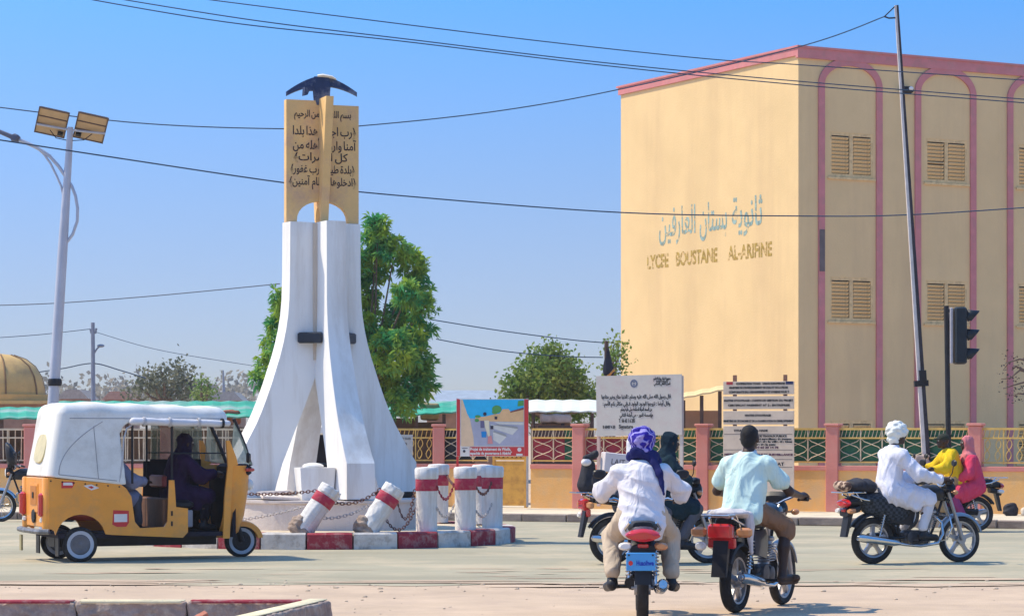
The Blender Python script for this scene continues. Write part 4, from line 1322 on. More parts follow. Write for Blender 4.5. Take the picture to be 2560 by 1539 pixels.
tree('broad rounded olive tree left of the school building', 1370, 74,
     [(1375, 885, 24), (1350, 905, 30), (1400, 915, 32), (1430, 925, 26), (1320, 935, 34), (1370, 945, 44), (1425, 960, 36), (1300, 965, 30), (1345, 985, 44), (1400, 990, 44), (1455, 985, 30), (1285, 995, 32), (1480, 1000, 22), (1440, 1015, 36), (1320, 1020, 40)],
     'round', .24, .085, 6, m_l2, m_bark, 5, .16, 1.2)
tree('small leafy tree peeking out beside the school corner', 1530, 66, [(1535, 862, 16), (1545, 890, 20), (1535, 925, 22), (1548, 955, 20), (1515, 870, 6)], 'round', .20, .08, 4, m_l2, m_bark, 8, .1, .4)
tree('feathery pale tree on the skyline left of the monument', 410, 125, [(385, 950, 24), (415, 935, 22), (445, 925, 24), (465, 950, 20), (355, 970, 22), (400, 975, 30), (440, 975, 30), (475, 985, 20), (335, 990, 16)],
     'round', .34, .085, 5, m_l3, m_bark, 11, .2, 2)
tree('small pointed dark tree next to the feathery skyline tree', 510, 120, [(507, 960, 9), (523, 958, 8), (505, 975, 14), (522, 975, 13), (495, 988, 14), (515, 992, 18)], 'round', .30, .14, 4, m_l2, m_bark, 12, .15, 1)
# bare branches at the right edge
bt = tag(empty('bare_branch_tree', (P(2590, 1, 57).x, 57, 0)), 'thin bare branches reaching in at the right picture edge', 'tree')
g = MB(); rs = np.random.RandomState(4)
g.tube([(0, 0, 0), (0, 0, 1.6), (-.05, 0, 2.6), (-.1, 0, 3.6)], [.09, .07, .05, .02], 7)
for pts in (((2585, 905), (2550, 897), (2522, 905), (2508, 925)), ((2590, 935), (2550, 925), (2525, 945), (2503, 947)), ((2590, 965), (2560, 955), (2535, 962), (2512, 970)), ((2590, 975), (2562, 985), (2545, 983), (2535, 990)), ((2560, 925), (2540, 915), (2530, 925))):
    g.tube([rel(bt, x, y, 57) for x, y in pts], [.03, .022, .015, .008][:len(pts)], 5)
g.build('trunk', m_bark, bt)
g = MB()
for k in range(60):
    c = np.array(rel(bt, rs.uniform(2503, 2590), rs.choice([905, 945, 965, 985]) + rs.normal() * 9, 57))
    leaf_mesh('round', 3, .10, g, c, rs)
g.build('crown', mat('dry_brown_leaves', (.07, .05, .045), .8, .4), bt, smooth=0)
# far tree line on the left horizon, haze put into its grey leaf colour
g = MB(); rs = np.random.RandomState(14)
for k in range(420):
    x = rs.uniform(60, 660); yb = 1000; hgt = 22 + 14 * math.sin(x * .023) + 8 * math.sin(x * .07)
    c = np.array(P(x, yb - rs.uniform(0, 1) * max(hgt, 5), 280 + rs.uniform(-20, 20)))
    leaf_mesh('round', 5, 1.2, g, c, rs)
g.build('tmp', None)
o = bpy.data.objects['tmp']; o.name = 'far_wood'; o.data.materials.append(foliage('hazy_wood', (.20, .20, .17), (.30, .28, .24), .3))
tag(o, 'hazy line of far trees on the left horizon', None, kind='stuff')
# low far houses on the left skyline
for i, (px0, px1, pyt, d, rc, lab) in enumerate(((150, 215, 985, 170, (.36, .30, .26), 'far low grey house right of the solar lamp'), (262, 330, 988, 190, (.42, .22, .16), 'far low house with rusty roof near the power pole'), (520, 600, 990, 180, (.34, .32, .30), 'far low house beside the radio mast'), (1090, 1130, 1002, 150, (.30, .36, .36), 'far low house behind the hipped tin roof'))):
    a_, b_ = P(px0, pyt, d), P(px1, pyt, d)
    hr_ = tag(empty('far_house', ((a_.x + b_.x) / 2, d, 0)), lab, 'building')
    w_ = b_.x - a_.x
    MB().box((0, 2, a_.z / 2 - .15), (w_, 4, a_.z - .3)).build('wall', m_mud, hr_, smooth=0)
    MB().prism([(-w_ / 2 - .2, a_.z - .3), (w_ / 2 + .2, a_.z - .3), (w_ / 2 - .4, a_.z + .3), (-w_ / 2 + .4, a_.z + .3)], -4.2, .2, Matrix.Rotation(R(90), 4, 'X')).build('roof', mat('far_roof_%d' % i, rc, .8, .2), hr_, smooth=0)
# dark bundle on a post beside the school corner
pz = P(1518, 940, 60)
bo = tag(empty('post_with_tarp', (pz.x, 60, 0)), 'post wrapped in dark tarpaulin beside the school corner', 'post')
MB().tube([(0, 0, 0), rel(bo, 1516, 852, 60)], .05, 7).build('post', m_wood, bo)
fo = folds(88, 10, .08)
fb2 = union([('c', tuple(rel(bo, 1518, 868, 60)), tuple(rel(bo, 1522, 930, 60)), .06, .13)], .05)
sdf_obj('tarpaulin', lambda p: fb2(p) + fo(p) - .03, tuple(rel(bo, 1495, 945, 60) - Vector((0, .3, 0))), tuple(rel(bo, 1550, 845, 60) + Vector((0, .3, 0))), .02, mat('navy_tarp', (.02, .02, .035), .8, .3), bo)
MB().sect([(-.08, -.02, 0, .05, .02, 2), (0, -.02, .06, .07, .08, 2), (.1, -.02, .14, .03, .03, 2)], 8, Matrix.Translation(rel(bo, 1526, 938, 60))).build('orange_rag', mat('orange_rag', (.62, .30, .08), .9, .2), bo)
# white kiosk board seen between the monument legs
kc = P(800, 1086, 51.5)
ko = tag(empty('white_kiosk', (kc.x, 51.5, 0)), 'white kiosk hood glimpsed between the monument legs', 'kiosk')
MB().box((0, .3, kc.z + .09), (.6, .8, .18), bev=.03).build('hood', m_bw, ko)
for x in (-.27, .27):
    MB().box((x, .3, kc.z / 2), (.04, .6, kc.z)).build('side_panel', mat('dark_kiosk', (.03, .025, .04), .7, .3), ko, smooth=0)
MB().box((0, .65, kc.z / 2), (.5, .03, kc.z)).build('back_panel', mat('dark_kiosk', (0, 0, 0)), ko, smooth=0)

# ================================================================== DUSTY AIR
hz_m = bpy.data.materials.new('dusty_air'); hz_m.use_nodes = True
for n_ in list(hz_m.node_tree.nodes):
    if n_.type != 'OUTPUT_MATERIAL':
        hz_m.node_tree.nodes.remove(n_)
pv = hz_m.node_tree.nodes.new('ShaderNodeVolumePrincipled')
pv.inputs['Color'].default_value = (.93, .91, .90, 1); pv.inputs['Density'].default_value = .0005; pv.inputs['Anisotropy'].default_value = .3
hz_m.node_tree.links.new(pv.outputs[0], [n_ for n_ in hz_m.node_tree.nodes if n_.type == 'OUTPUT_MATERIAL'][0].inputs['Volume'])
hz_o = MB().box((0, 190, 6.0), (260, 420, 14.2)).build('haze', hz_m, smooth=0)
tag(hz_o, 'pale dusty air over the street', None, kind='stuff')
# ================================================================== MOTORCYCLES
m_tyre = mat('black_rubber', (.022, .021, .022), .85, .25, 20, .3, 60, dirt=((.16, .13, .10), .35, 6))
m_chrome = mat('chrome', (.62, .62, .64), .18, .06, 6, metal=1.)
m_alu = mat('cast_aluminium', (.36, .36, .38), .4, .12, 8, metal=.8)
m_black = mat('satin_black', (.016, .016, .020), .42, .3, 8)
m_eng = mat('engine_grey', (.10, .10, .11), .5, .35, 12, metal=.6)
m_vinyl = mat('black_vinyl', (.02, .022, .026), .5, .3, 12, .2, 60)
m_redlens = mat('red_lens_plastic', (.55, .015, .02), .12, .15, 10, spec=.6, coat=.6)
m_amber = mat('amber_lens_plastic', (.55, .24, .10), .15, .12, 10, spec=.6)
m_clear = mat('clear_lens', (.78, .76, .74), .12, .06, 8, spec=.7)

WH = Matrix.Rotation(R(90), 4, 'X')      # wheels turn about local y

def wheel(root, x, RR, tw, style):
    w = empty('wheel', (x, 0, RR), 0, root)
    k = tw / 2; rr = RR - k * 1.7
    prof = [(rr - .004, -k * .55), (rr + k * .5, -k * .95), (RR - k * .45, -k), (RR - .008, -k * .62), (RR, 0), (RR - .008, k * .62), (RR - k * .45, k), (rr + k * .5, k * .95), (rr - .004, k * .55)]
    g = MB(); n = 44
    rings = [[(r * math.cos(2 * math.pi * i / n), r * math.sin(2 * math.pi * i / n), z) for i in range(n)] for r, z in prof]
    g.loft(rings, WH, caps=False).build('tyre', m_tyre, w, smooth=60)
    rim = MB(); rp = [(rr, -k * .62), (rr + .006, -k * .7), (rr - .012, -k * .62), (rr - .03, 0), (rr - .012, k * .62), (rr + .006, k * .7), (rr, k * .62), (rr - .018, 0), (rr, -k * .62)]
    rim.loft([[(r * math.cos(2 * math.pi * i / n), r * math.sin(2 * math.pi * i / n), z) for i in range(n)] for r, z in rp], WH, caps=False)
    rim.build('rim', m_chrome if style == 'wire' else m_alu, w, smooth=40)
    MB().cyl((0, -.07, 0), (0, .07, 0), .045 if style == 'wire' else .06, n=16).cyl((0, -.095, 0), (0, .095, 0), .012, n=8).build('hub', m_alu, w)
    if style == 'wire':
        g = MB()
        for i in range(30):
            a = 2 * math.pi * i / 30; b = a + (.35 if i % 2 else -.35); y = .04 if i % 4 < 2 else -.04
            g.tube([(.042 * math.cos(b), y, .042 * math.sin(b)), ((rr - .02) * math.cos(a), 0, (rr - .02) * math.sin(a))], .0028, 4)
        g.build('spokes', m_chrome, w)
    else:
        for i in range(5):
            a = 2 * math.pi * i / 5 + .3
            g = MB(); rings = []
            for q, hw, ht in ((.05, .032, .028), (rr * .5, .020, .022), (rr - .012, .026, .02)):
                c, s_ = math.cos(a), math.sin(a)
                rings.append([(q * c - s_ * u, v, q * s_ + c * u) for u, v in ((-hw, -ht), (hw, -ht), (hw, ht), (-hw, ht))])
            g.loft(rings).build('spoke', m_alu, w, smooth=0)
    return w

def guard(cx, cz, r, a0, a1, hw, material, name, root, n=18, drop=.035):
    """mudguard: curved channel over a wheel"""
    g = MB(); rings = []
    sec = [(-hw, -drop), (-hw * .9, -.008), (-hw * .45, .006), (0, .010), (hw * .45, .006), (hw * .9, -.008), (hw, -drop),
           (hw * .85, -drop - .002), (hw * .78, -.016), (0, .0), (-hw * .78, -.016), (-hw * .85, -drop - .002)]
    for i in range(n + 1):
        a = R(a0 + (a1 - a0) * i / n); c, s_ = math.cos(a), math.sin(a)
        rings.append([(cx + (r + v) * c, y, cz + (r + v) * s_) for y, v in sec])
    return g.loft(rings).build(name, material, root, smooth=50)

def mirror(root, s, mt):
    g = MB().tube([(.92, s * .25, 1.03), (.95, s * .31, 1.12), (.94, s * .36, 1.22)], .006, 6)
    g.build('mirror_stalk', m_black, root)
    MB().sect([(-.016, 0, 0, .05, .032, 2.6), (.0, 0, 0, .062, .042, 2.6), (.02, 0, 0, .045, .028, 2.6)], 14, Matrix.Translation((.94, s * .37, 1.245)) @ rotz(s * .15)).build('mirror', mt, root)

def motorcycle(label, loc, rz, body=m_black, tank=None, seat=m_vinyl, tail='oval', style='cast', rack=True, pitch=0, steer=0, mirrors=True, lean=0, wing=None, guards=False, group='motorcycles in the street'):
    root = tag(empty('motorcycle', loc, rz), label, 'motorcycle', group)
    root.rotation_euler = (lean, 0, rz)
    tank = tank or body
    RR = .29; wb = 1.24
    wheel(root, 0, RR, .10, style)
    fw = wheel(root, wb, RR, .082, style)
    fw.rotation_euler = (0, 0, steer)
    # frame, swingarm, suspension
    g = MB()
    g.tube([(.98, 0, .86), (.86, 0, .80), (.45, .07, .72), (.05, .10, .74), (-.28, .10, .78)], .016, 8).tube([(.98, 0, .86), (.86, 0, .80), (.45, -.07, .72), (.05, -.10, .74), (-.28, -.10, .78)], .016, 8)
    g.tube([(1.0, 0, .80), (.86, 0, .42), (.78, 0, .25), (.40, 0, .24), (.36, 0, .45), (.40, .05, .70)], .018, 8)
    g.build('frame', m_black, root)
    MB().tube([(.40, .085, .33), (0, .085, .29)], .02, 8).tube([(.40, -.085, .33), (0, -.085, .29)], .02, 8).build('swingarm', m_black, root)
    for s in (-1, 1):
        g = MB().tube([(.03, s * .115, .32), (.12, s * .115, .66)], .013, 8)
        for k in range(9):
            g.torus(.026, .006, 12, 5, Matrix.Translation((.05 + .0079 * k, s * .115, .40 + .03 * k)) @ Matrix.Rotation(.26, 4, 'Y'))
        g.build('shock_absorber', m_chrome, root)
        MB().tube([(1.03, s * .085, .88), (1.24, s * .085, .29)], [.022, .019], 10).tube([(1.13, s * .085, .60), (1.24, s * .085, .285)], .027, 10).build('fork_leg', m_alu, root)
        MB().tube([(.52, s * .06, .27), (.52, s * .27, .27)], .014, 8).box((.52, s * .24, .275), (.05, .09, .025)).build('foot_peg', m_black, root)
    MB().box((1.02, 0, .90), (.07, .2, .035), bev=.01).box((1.05, 0, .78), (.07, .2, .03), bev=.01).build('triple_clamp', m_black, root)
    # engine
    g = MB().box((.60, 0, .33), (.36, .17, .16), bev=.03).lathe([(.02, -.115), (.085, -.11), (.09, 0), (.085, .11), (.02, .115)], 18, Matrix.Translation((.52, 0, .33)) @ WH)
    g.lathe([(.02, -.12), (.075, -.115), (.08, 0), (.07, .11), (.02, .12)], 18, Matrix.Translation((.68, 0, .32)) @ WH)
    g.build('crankcase', m_eng, root, smooth=35)
    g = MB()
    for k in range(7):
        g.box((.745 + k * .012, 0, .44 + k * .024), (.15, .16, .010), Matrix.Identity(4), bev=.003)
    g.cyl((.72, 0, .38), (.82, 0, .62), .055, n=14).box((.83, 0, .635), (.11, .12, .05), bev=.015)
    g.build('cylinder_fins', m_alu, root, smooth=30)
    # exhaust on the right side
    MB().tube([(.86, -.03, .58), (.95, -.06, .50), (.95, -.09, .36), (.86, -.12, .25), (.60, -.14, .22), (.38, -.15, .24), (.25, -.155, .26)], .020, 10).build('exhaust_pipe', m_chrome, root)
    MB().tube([(.30, -.16, .255), (.20, -.165, .27), (-.24, -.17, .33), (-.30, -.17, .338)], [.024, .047, .052, .036], 14).tube([(-.29, -.17, .337), (-.315, -.17, .341)], .018, 10).build('silencer', m_chrome, root)
    MB().tube([(.48, .10, .36), (.3, .105, .36), (.0, .105, .33)], [.03, .035, .05], 8).build('chain_guard', m_black, root)
    # tank, side panels, seat
    MB().sect([(.53, 0, .80, .08, .055, 2.4), (.60, 0, .83, .12, .085, 2.5), (.74, 0, .86, .15, .11, 2.5), (.88, 0, .87, .145, .105, 2.4), (.97, 0, .85, .10, .08, 2.2), (1.02, 0, .83, .04, .04, 2)], 20).build('fuel_tank', tank, root, smooth=60)
    MB().lathe([(.03, 0), (.032, .012), (.005, .016)], 14, Matrix.Translation((.78, 0, .963))).build('filler_cap', m_chrome, root)
    for s in (-1, 1):
        MB().prism([(.20, .52), (.50, .47), (.54, .66), (.46, .74), (.16, .73)], -.016, .016, Matrix.Translation((0, s * .105, 0)) @ WH).build('side_panel', tank, root, smooth=30)
    MB().sect([(-.26, 0, .825, .085, .035, 3), (-.20, 0, .82, .115, .05, 3), (-.02, 0, .815, .13, .052, 3), (.22, 0, .80, .135, .05, 3), (.42, 0, .79, .12, .052, 3), (.58, 0, .80, .075, .042, 2.6)], 20).build('seat', seat, root, smooth=60)
    # mudguards
    guard(0, RR, .345, 15, 150, .075, body, 'rear_mudguard', root)
    g_ = guard(wb, RR, .325, 18, 152, .055, m_alu if style == 'cast' else m_chrome, 'front_mudguard', root)
    # bars, headlight, instruments
    MB().tube([(.86, .36, 1.005), (.93, .24, 1.03), (.985, .12, .99), (.99, .05, .955), (.99, -.05, .955), (.985, -.12, .99), (.93, -.24, 1.03), (.86, -.36, 1.005)], .012, 8).build('handlebar', m_chrome, root)
    for s in (-1, 1):
        MB().tube([(.90, s * .29, 1.018), (.85, s * .39, 1.001)], .018, 10).build('grip', m_black, root)
        MB().tube([(.955, s * .22, 1.03), (.93, s * .33, 1.02), (.915, s * .40, 1.005)], .007, 6).build('brake_lever', m_alu, root)
        if mirrors:
            mirror(root, s, m_black)
        MB().cyl((1.07, s * .10, .88), (1.07, s * .17, .88), .008).ell((1.07, s * .19, .88), (.035, .04, .03)).build('indicator', m_amber, root)
    MB().lathe([(.01, -.10), (.07, -.085), (.095, -.03), (.10, .03), (.09, .035)], 20, Matrix.Translation((1.10, 0, .90)) @ Matrix.Rotation(R(90), 4, 'Y')).build('headlight_shell', body if tail == 'box' else m_black, root)
    MB().lathe([(.088, 0), (.06, .02), (.01, .026)], 20, Matrix.Translation((1.134, 0, .90)) @ Matrix.Rotation(R(90), 4, 'Y')).build('headlight_lens', m_clear, root)
    MB().sect([(1.02, 0, 1.0, .10, .03, 3), (1.06, 0, 1.02, .13, .05, 3), (1.10, 0, 1.02, .12, .04, 3)], 14).build('instrument_cluster', m_black, root)
    # tail
    if tail == 'oval':
        MB().sect([(-.18, 0, .76, .11, .045, 2.5), (-.34, 0, .775, .115, .055, 2.2), (-.40, 0, .765, .09, .045, 2)], 18).build('tail_cowl', body, root)
        MB().sect([(-.385, 0, .755, .155, .058, 1.6), (-.43, 0, .75, .145, .052, 1.6), (-.45, 0, .75, .09, .03, 1.8)], 20).build('tail_light', m_redlens, root)
        for s in (-1, 1):
            MB().sect([(-.33, s * .135, .665, .045, .026, 2.4), (-.39, s * .15, .66, .058, .034, 2.4), (-.42, s * .15, .66, .04, .022, 2)], 14).build('rear_indicator', m_clear if s > 0 else m_amber, root)
        MB().box((-.40, 0, .665), (.03, .09, .035), bev=.006).build('reflector', m_redlens, root)
        MB().sect([(-.22, 0, .69, .10, .05, 3), (-.36, 0, .66, .11, .05, 3), (-.40, 0, .63, .11, .04, 3)], 14).build('tail_bracket', m_black, root)
    else:
        MB().box((-.36, 0, .74), (.09, .23, .14), bev=.02).build('tail_light', m_redlens, root)
        MB().box((-.33, 0, .64), (.05, .26, .10), bev=.012).build('reflector_plate', m_redlens, root)
        MB().box((-.315, 0, .70), (.02, .42, .016)).build('tail_bracket', m_chrome, root)
        for s in (-1, 1):
            MB().box((-.34, s * .215, .735), (.07, .14, .085), bev=.02).build('rear_indicator', m_amber, root)
        MB().sect([(-.31, .18, .615, .03, .02, 2.2), (-.36, .19, .61, .055, .04, 2.2), (-.385, .19, .61, .04, .028, 2)], 12).build('clear_lamp', m_clear, root)
    MB().prism([(-.36, .66), (-.30, .66), (-.385, .34), (-.42, .34)], -.07, .07, WH).build('mud_flap', m_black, root, smooth=0)
    # grab rail and rack
    for s in (-1, 1):
        MB().tube([(.02, s * .135, .77), (-.20, s * .15, .80), (-.36, s * .11, .86)], .011, 8).build('grab_rail', m_chrome, root)
    if rack:
        g = MB()
        for y in (-.12, -.04, .04, .12):
            g.tube([(-.16, y, .885), (-.50, y, .885)], .008, 6)
        for x in (-.18, -.34, -.50):
            g.tube([(x, -.13, .887), (x, .13, .887)], .009, 6)
        for s in (-1, 1):
            g.tube([(-.3, s * .12, .885), (-.22, s * .13, .78)], .008, 6)
        g.build('luggage_rack', m_chrome, root)
    if guards:
        for s in (-1, 1):
            MB().tube([(.90, s * .05, .62), (.98, s * .20, .58), (.98, s * .26, .45), (.93, s * .22, .30), (.85, s * .06, .26)], .012, 8).build('crash_bar', m_chrome, root)
    if wing:
        MB().sect([(.62, 0, .60, .16, .10, 3), (.80, 0, .62, .20, .16, 3), (.95, 0, .62, .18, .16, 3), (1.0, 0, .64, .10, .1, 2.5)], 16).build('tank_shroud', wing, root)
    return root

# near rider 1: straight away from the camera
def at(px, py, z=0):
    d = FPX * (EYE - z) / (py - HOR)
    return Vector(((px - 1280) * d / FPX, d, z))
m_maroon = mat('dark_plum_paint', (.035, .012, .022), .3, .2, 5, coat=.5)
m_quilt = two_tone('quilted_dark_seat', (.012, .018, .024), (.045, .055, .075), 26, .45, .55, .6, 'checker', 0)
B1 = motorcycle('motorcycle with oval red tail light and blue plate, rider in white tunic', at(1606, 1553), R(88), m_maroon, tail='oval', rack=False, style='cast')
pl = MB().box((0, 0, 0), (.012, .245, .155), bev=.004).build('number_plate', mat('sky_blue_plate', (.06, .33, .75), .4, .05), B1)
pl.location = (-.455, .02, .535); pl.rotation_euler = (0, R(-10), 0)
Mp = Matrix.Translation((-.0072, 0, 0)) @ Matrix(((0, 0, -1, 0), (-1, 0, 0, 0), (0, 1, 0, 0), (0, 0, 0, 1)))
letters('Huaoihwe', .06, ink('royal_blue_print', (.01, .04, .45)), pl, Mp @ Matrix.Translation((.035, -.03, 0)), width=.145, bold=.002, depth=.001)
flat(pl, [[(-.085 + .02 * math.cos(a), -.012 + .022 * math.sin(a)) for a in (R(-90), R(-30), R(20), R(70), R(90), R(110), R(160), R(210))]], m_rp, 0, 'emblem').matrix_basis = Mp
for o in (-1, 1):
    MB().cyl((-.012, o * .1, .058), (.0, o * .1, .058), .008).build('plate_bolt', m_black, pl)
# near rider 2
r2, f2 = at(1838, 1531), at(1941, 1513)
B2 = motorcycle('motorcycle with boxy red tail light, rider in pale aqua shirt', r2, math.atan2(f2.y - r2.y, f2.x - r2.x), m_black, mat('dark_navy_paint', (.014, .022, .05), .3, .2, coat=.4), tail='box', rack=True, style='cast', mirrors=False)
# mid rider 3 (right)
B3 = motorcycle('black motorcycle with quilted seat cover, rider in pale robe and white turban', at(2181, 1409), R(22), m_black, m_black, m_quilt, tail='oval', rack=True, style='cast', guards=True)
fq = union([('e', (.02, 0, .80), (.38, .17, .085)), ('e', (.30, 0, .64), (.24, .16, .17)), ('e', (.12, 0, .70), (.28, .165, .12))], .08)
sdf_obj('seat_cover', fq, (-.5, -.3, .3), (.75, .3, 1.0), .018, m_quilt, B3)
# mid bike 4, side on behind rider 1
B4 = motorcycle('loaded motorcycle crossing behind the near riders with two people aboard', at(1530, 1410), R(14), m_black, m_black, tail='box', rack=True, style='cast', guards=True)
# bike 5, heading left, far right
B5 = motorcycle('motorcycle coming from the right carrying riders in yellow and pink', at(2440, 1328), R(186), m_black, mat('dark_slate_paint', (.02, .026, .04), .3, .2, coat=.4), tail='oval', rack=True, style='cast')
# parked bikes by the pavement
B6 = motorcycle('dark motorcycle with raised windscreen at the left picture edge', at(172, 1303), R(184), m_black, m_black, tail='oval', rack=True, style='wire')
MB().sect([(.96, 0, 1.12, .17, .14, 2.6), (1.06, 0, 1.20, .17, .22, 2.6), (1.12, 0, 1.26, .12, .20, 2.4), (1.15, 0, 1.36, .05, .08, 2)], 16).build('windscreen', m_black, B6)
B7 = motorcycle('parked motorcycle facing forward, glimpsed between the monument legs', at(798, 1296), R(-84), m_black, m_black, tail='oval', rack=False, style='wire')

# ================================================================== THREE-WHEELER
TK = at(200, 1405)
th = R(24)
tk_root = tag(empty('auto_rickshaw', (TK.x - .575 * math.sin(th), TK.y + .575 * math.cos(th), 0), th), 'orange three-wheeled taxi with white canvas hood', 'auto rickshaw')
tk = tk_root
m_tor = mat('orange_taxi_paint', (.88, .345, .05), .38, .06, 3, coat=.3, dirt=((.56, .28, .10), .45, 2.5))
m_can = mat('white_canvas', (.74, .73, .70), .8, .05, 2, .2, 3, dirt=((.50, .47, .42), .5, 2.4), bdist=.03, bstretch=(1, 1, .5))
m_int = mat('dark_interior_trim', (.018, .014, .024), .8, .3, 6)
HW = .60
def wheel_t(x, y, RR=.222):
    w = empty('wheel', (x, y, RR), 0, tk)
    n = 40
    def ringset(prof):
        return [[(r * math.cos(2 * math.pi * i / n), r * math.sin(2 * math.pi * i / n), z) for i in range(n)] for r, z in prof]
    MB().loft(ringset([(.125, -.04), (.17, -.055), (.205, -.05), (RR, -.028), (RR, .028), (.205, .05), (.17, .055), (.125, .04)]), WH, caps=False).build('tyre', m_tyre, w, smooth=50)
    for s in (-1, 1):
        MB().loft(ringset([(.128, s * .047), (.166, s * .0565), (.172, s * .0555), (.172, s * .050), (.128, s * .04)]), WH, caps=False).build('white_wall', mat('whitewall', (.50, .50, .54), .7, .1), w, smooth=50)
        MB().lathe([(.01, s * .052), (.028, s * .05), (.032, s * .035), (.07, s * .03), (.082, s * .042), (.105, s * .046), (.128, s * .040)], 30, WH).build('hubcap', mat('dull_steel_wheel', (.16, .16, .18), .45, .2, 8, metal=.6) if x < 1 else m_black, w, smooth=30)
wheel_t(0, -.575 + .03); wheel_t(0, .545); wheel_t(2.04, 0, .212)

# side panels with wheel arch and entrance
def side_poly():
    pts = [(-.36, .44), (-.30, .40)]
    for k in range(13):
        a = math.pi * (1 - k / 12)
        pts.append((.0 + .285 * math.cos(a), .30 + .30 * max(math.sin(a), .0) + (.0 if 0 < k < 12 else .05)))
    pts += [(.36, .34), (1.18, .29), (1.24, .36), (1.24, .66), (1.10, .68), (1.08, 1.02), (1.02, 1.02), (1.00, .50), (.96, .43), (.68, .42), (.62, .50), (.58, .82), (.52, .92), (.46, .97), (.0, 1.02), (-.37, 1.06)]
    return pts
for s in (-1, 1):
    MB().prism(side_poly(), -.014, .014, Matrix.Translation((0, s * HW, 0)) @ WH).build('side_panel', m_tor, tk, smooth=20)
# rear bodywork: rounded corner columns, recessed service panel
MB().box((-.365, 0, .75), (.05, 2 * HW - .16, .62), bev=.01).build('rear_panel', m_tor, tk, smooth=20)
for s in (-1, 1):
    MB().lathe([(.085, .42), (.09, .45), (.09, 1.04), (.08, 1.06)], 16, Matrix.Translation((-.33, s * (HW - .08), 0))).build('corner_column', m_tor, tk)
    MB().box((-.41, s * .50, .72), (.09, .10, .30), bev=.025).build('tail_light', m_redlens, tk)
    MB().box((-.405, s * .46, .53), (.045, .08, .07), bev=.015).build('reverse_lamp', m_clear, tk)
MB().box((-.394, 0, .80), (.012, .40, .36), bev=.004).build('service_hatch', m_tor, tk)
MB().box((-.402, 0, .83), (.008, .30, .24)).build('hatch_frame', mat('deep_orange_paint', (.50, .18, .03), .5, .1), tk)
MB().lathe([(.09, 0), (.085, .012), (.01, .014)], 10, Matrix.Translation((-.398, 0, .57)) @ Matrix.Rotation(R(-90), 4, 'Y')).build('engine_vent', m_dark, tk)
MB().box((-.412, 0, .835), (.006, .06, .075)).build('hatch_emblem', m_dark, tk)
MB().tube([(-.36, HW + .02, .39), (-.44, HW - .03, .39), (-.46, .3, .39), (-.46, -.3, .39), (-.44, -HW + .03, .39), (-.36, -HW - .02, .39)], .035, 8).build('rear_bumper', mat('scuffed_bumper', (.20, .20, .21), .5, .4, 10, metal=.5), tk)
for s in (-1, 1):
    MB().box((-.24, s * .5, .20), (.015, .16, .24)).build('mud_flap', m_black, tk, smooth=0)
MB().box((-.44, .48, .22), (.02, .1, .2)).build('plate', mat('dull_plate', (.35, .30, .16), .6, .2), tk)
# floor, chassis, seats, interior
MB().box((.75, 0, .33), (2.0, 2 * HW - .05, .05)).build('floor', m_int, tk, smooth=0)
MB().box((.75, 0, .24), (1.9, .35, .12)).tube([(0, -.5, .222), (0, .5, .222)], .035, 8).build('chassis', m_black, tk, smooth=20)
MB().box((.16, 0, .62), (.46, 1.05, .20), bev=.05).build('passenger_seat', mat('dark_red_vinyl', (.20, .035, .03), .5, .2, 8), tk)
MB().box((-.09, 0, .95), (.14, 1.05, .55), bev=.05).build('passenger_backrest', mat('dark_red_vinyl', (0, 0, 0)), tk)
MB().box((1.02, 0, .56), (.10, 1.05, .46), bev=.02).build('partition', mat('brown_partition', (.16, .07, .035), .7, .3, 4), tk)
MB().box((1.22, 0, .70), (.36, .62, .12), bev=.04).build('driver_seat', m_vinyl, tk)
MB().box((1.05, 0, 1.0), (.06, .6, .16), bev=.02).build('driver_backrest', mat('dark_red_vinyl', (0, 0, 0)), tk)
MB().box((1.25, -.30, .52), (.26, .03, .22), bev=.01).build('battery_box', mat('pale_box', (.45, .42, .44), .6, .15), tk)
MB().box((1.42, HW - .02, .78), (.80, .015, .94)).build('far_door_curtain', m_int, tk, smooth=0)
MB().box((1.42, HW - .03, 1.50), (.62, .008, .46)).build('side_curtain_window', glass('green_tinted_plastic', (.20, .26, .20), .55), tk, smooth=0)
for z_ in (1.26, 1.74):
    MB().box((1.42, HW - .03, z_), (.64, .016, .03)).build('curtain_hem', m_int, tk, smooth=0)
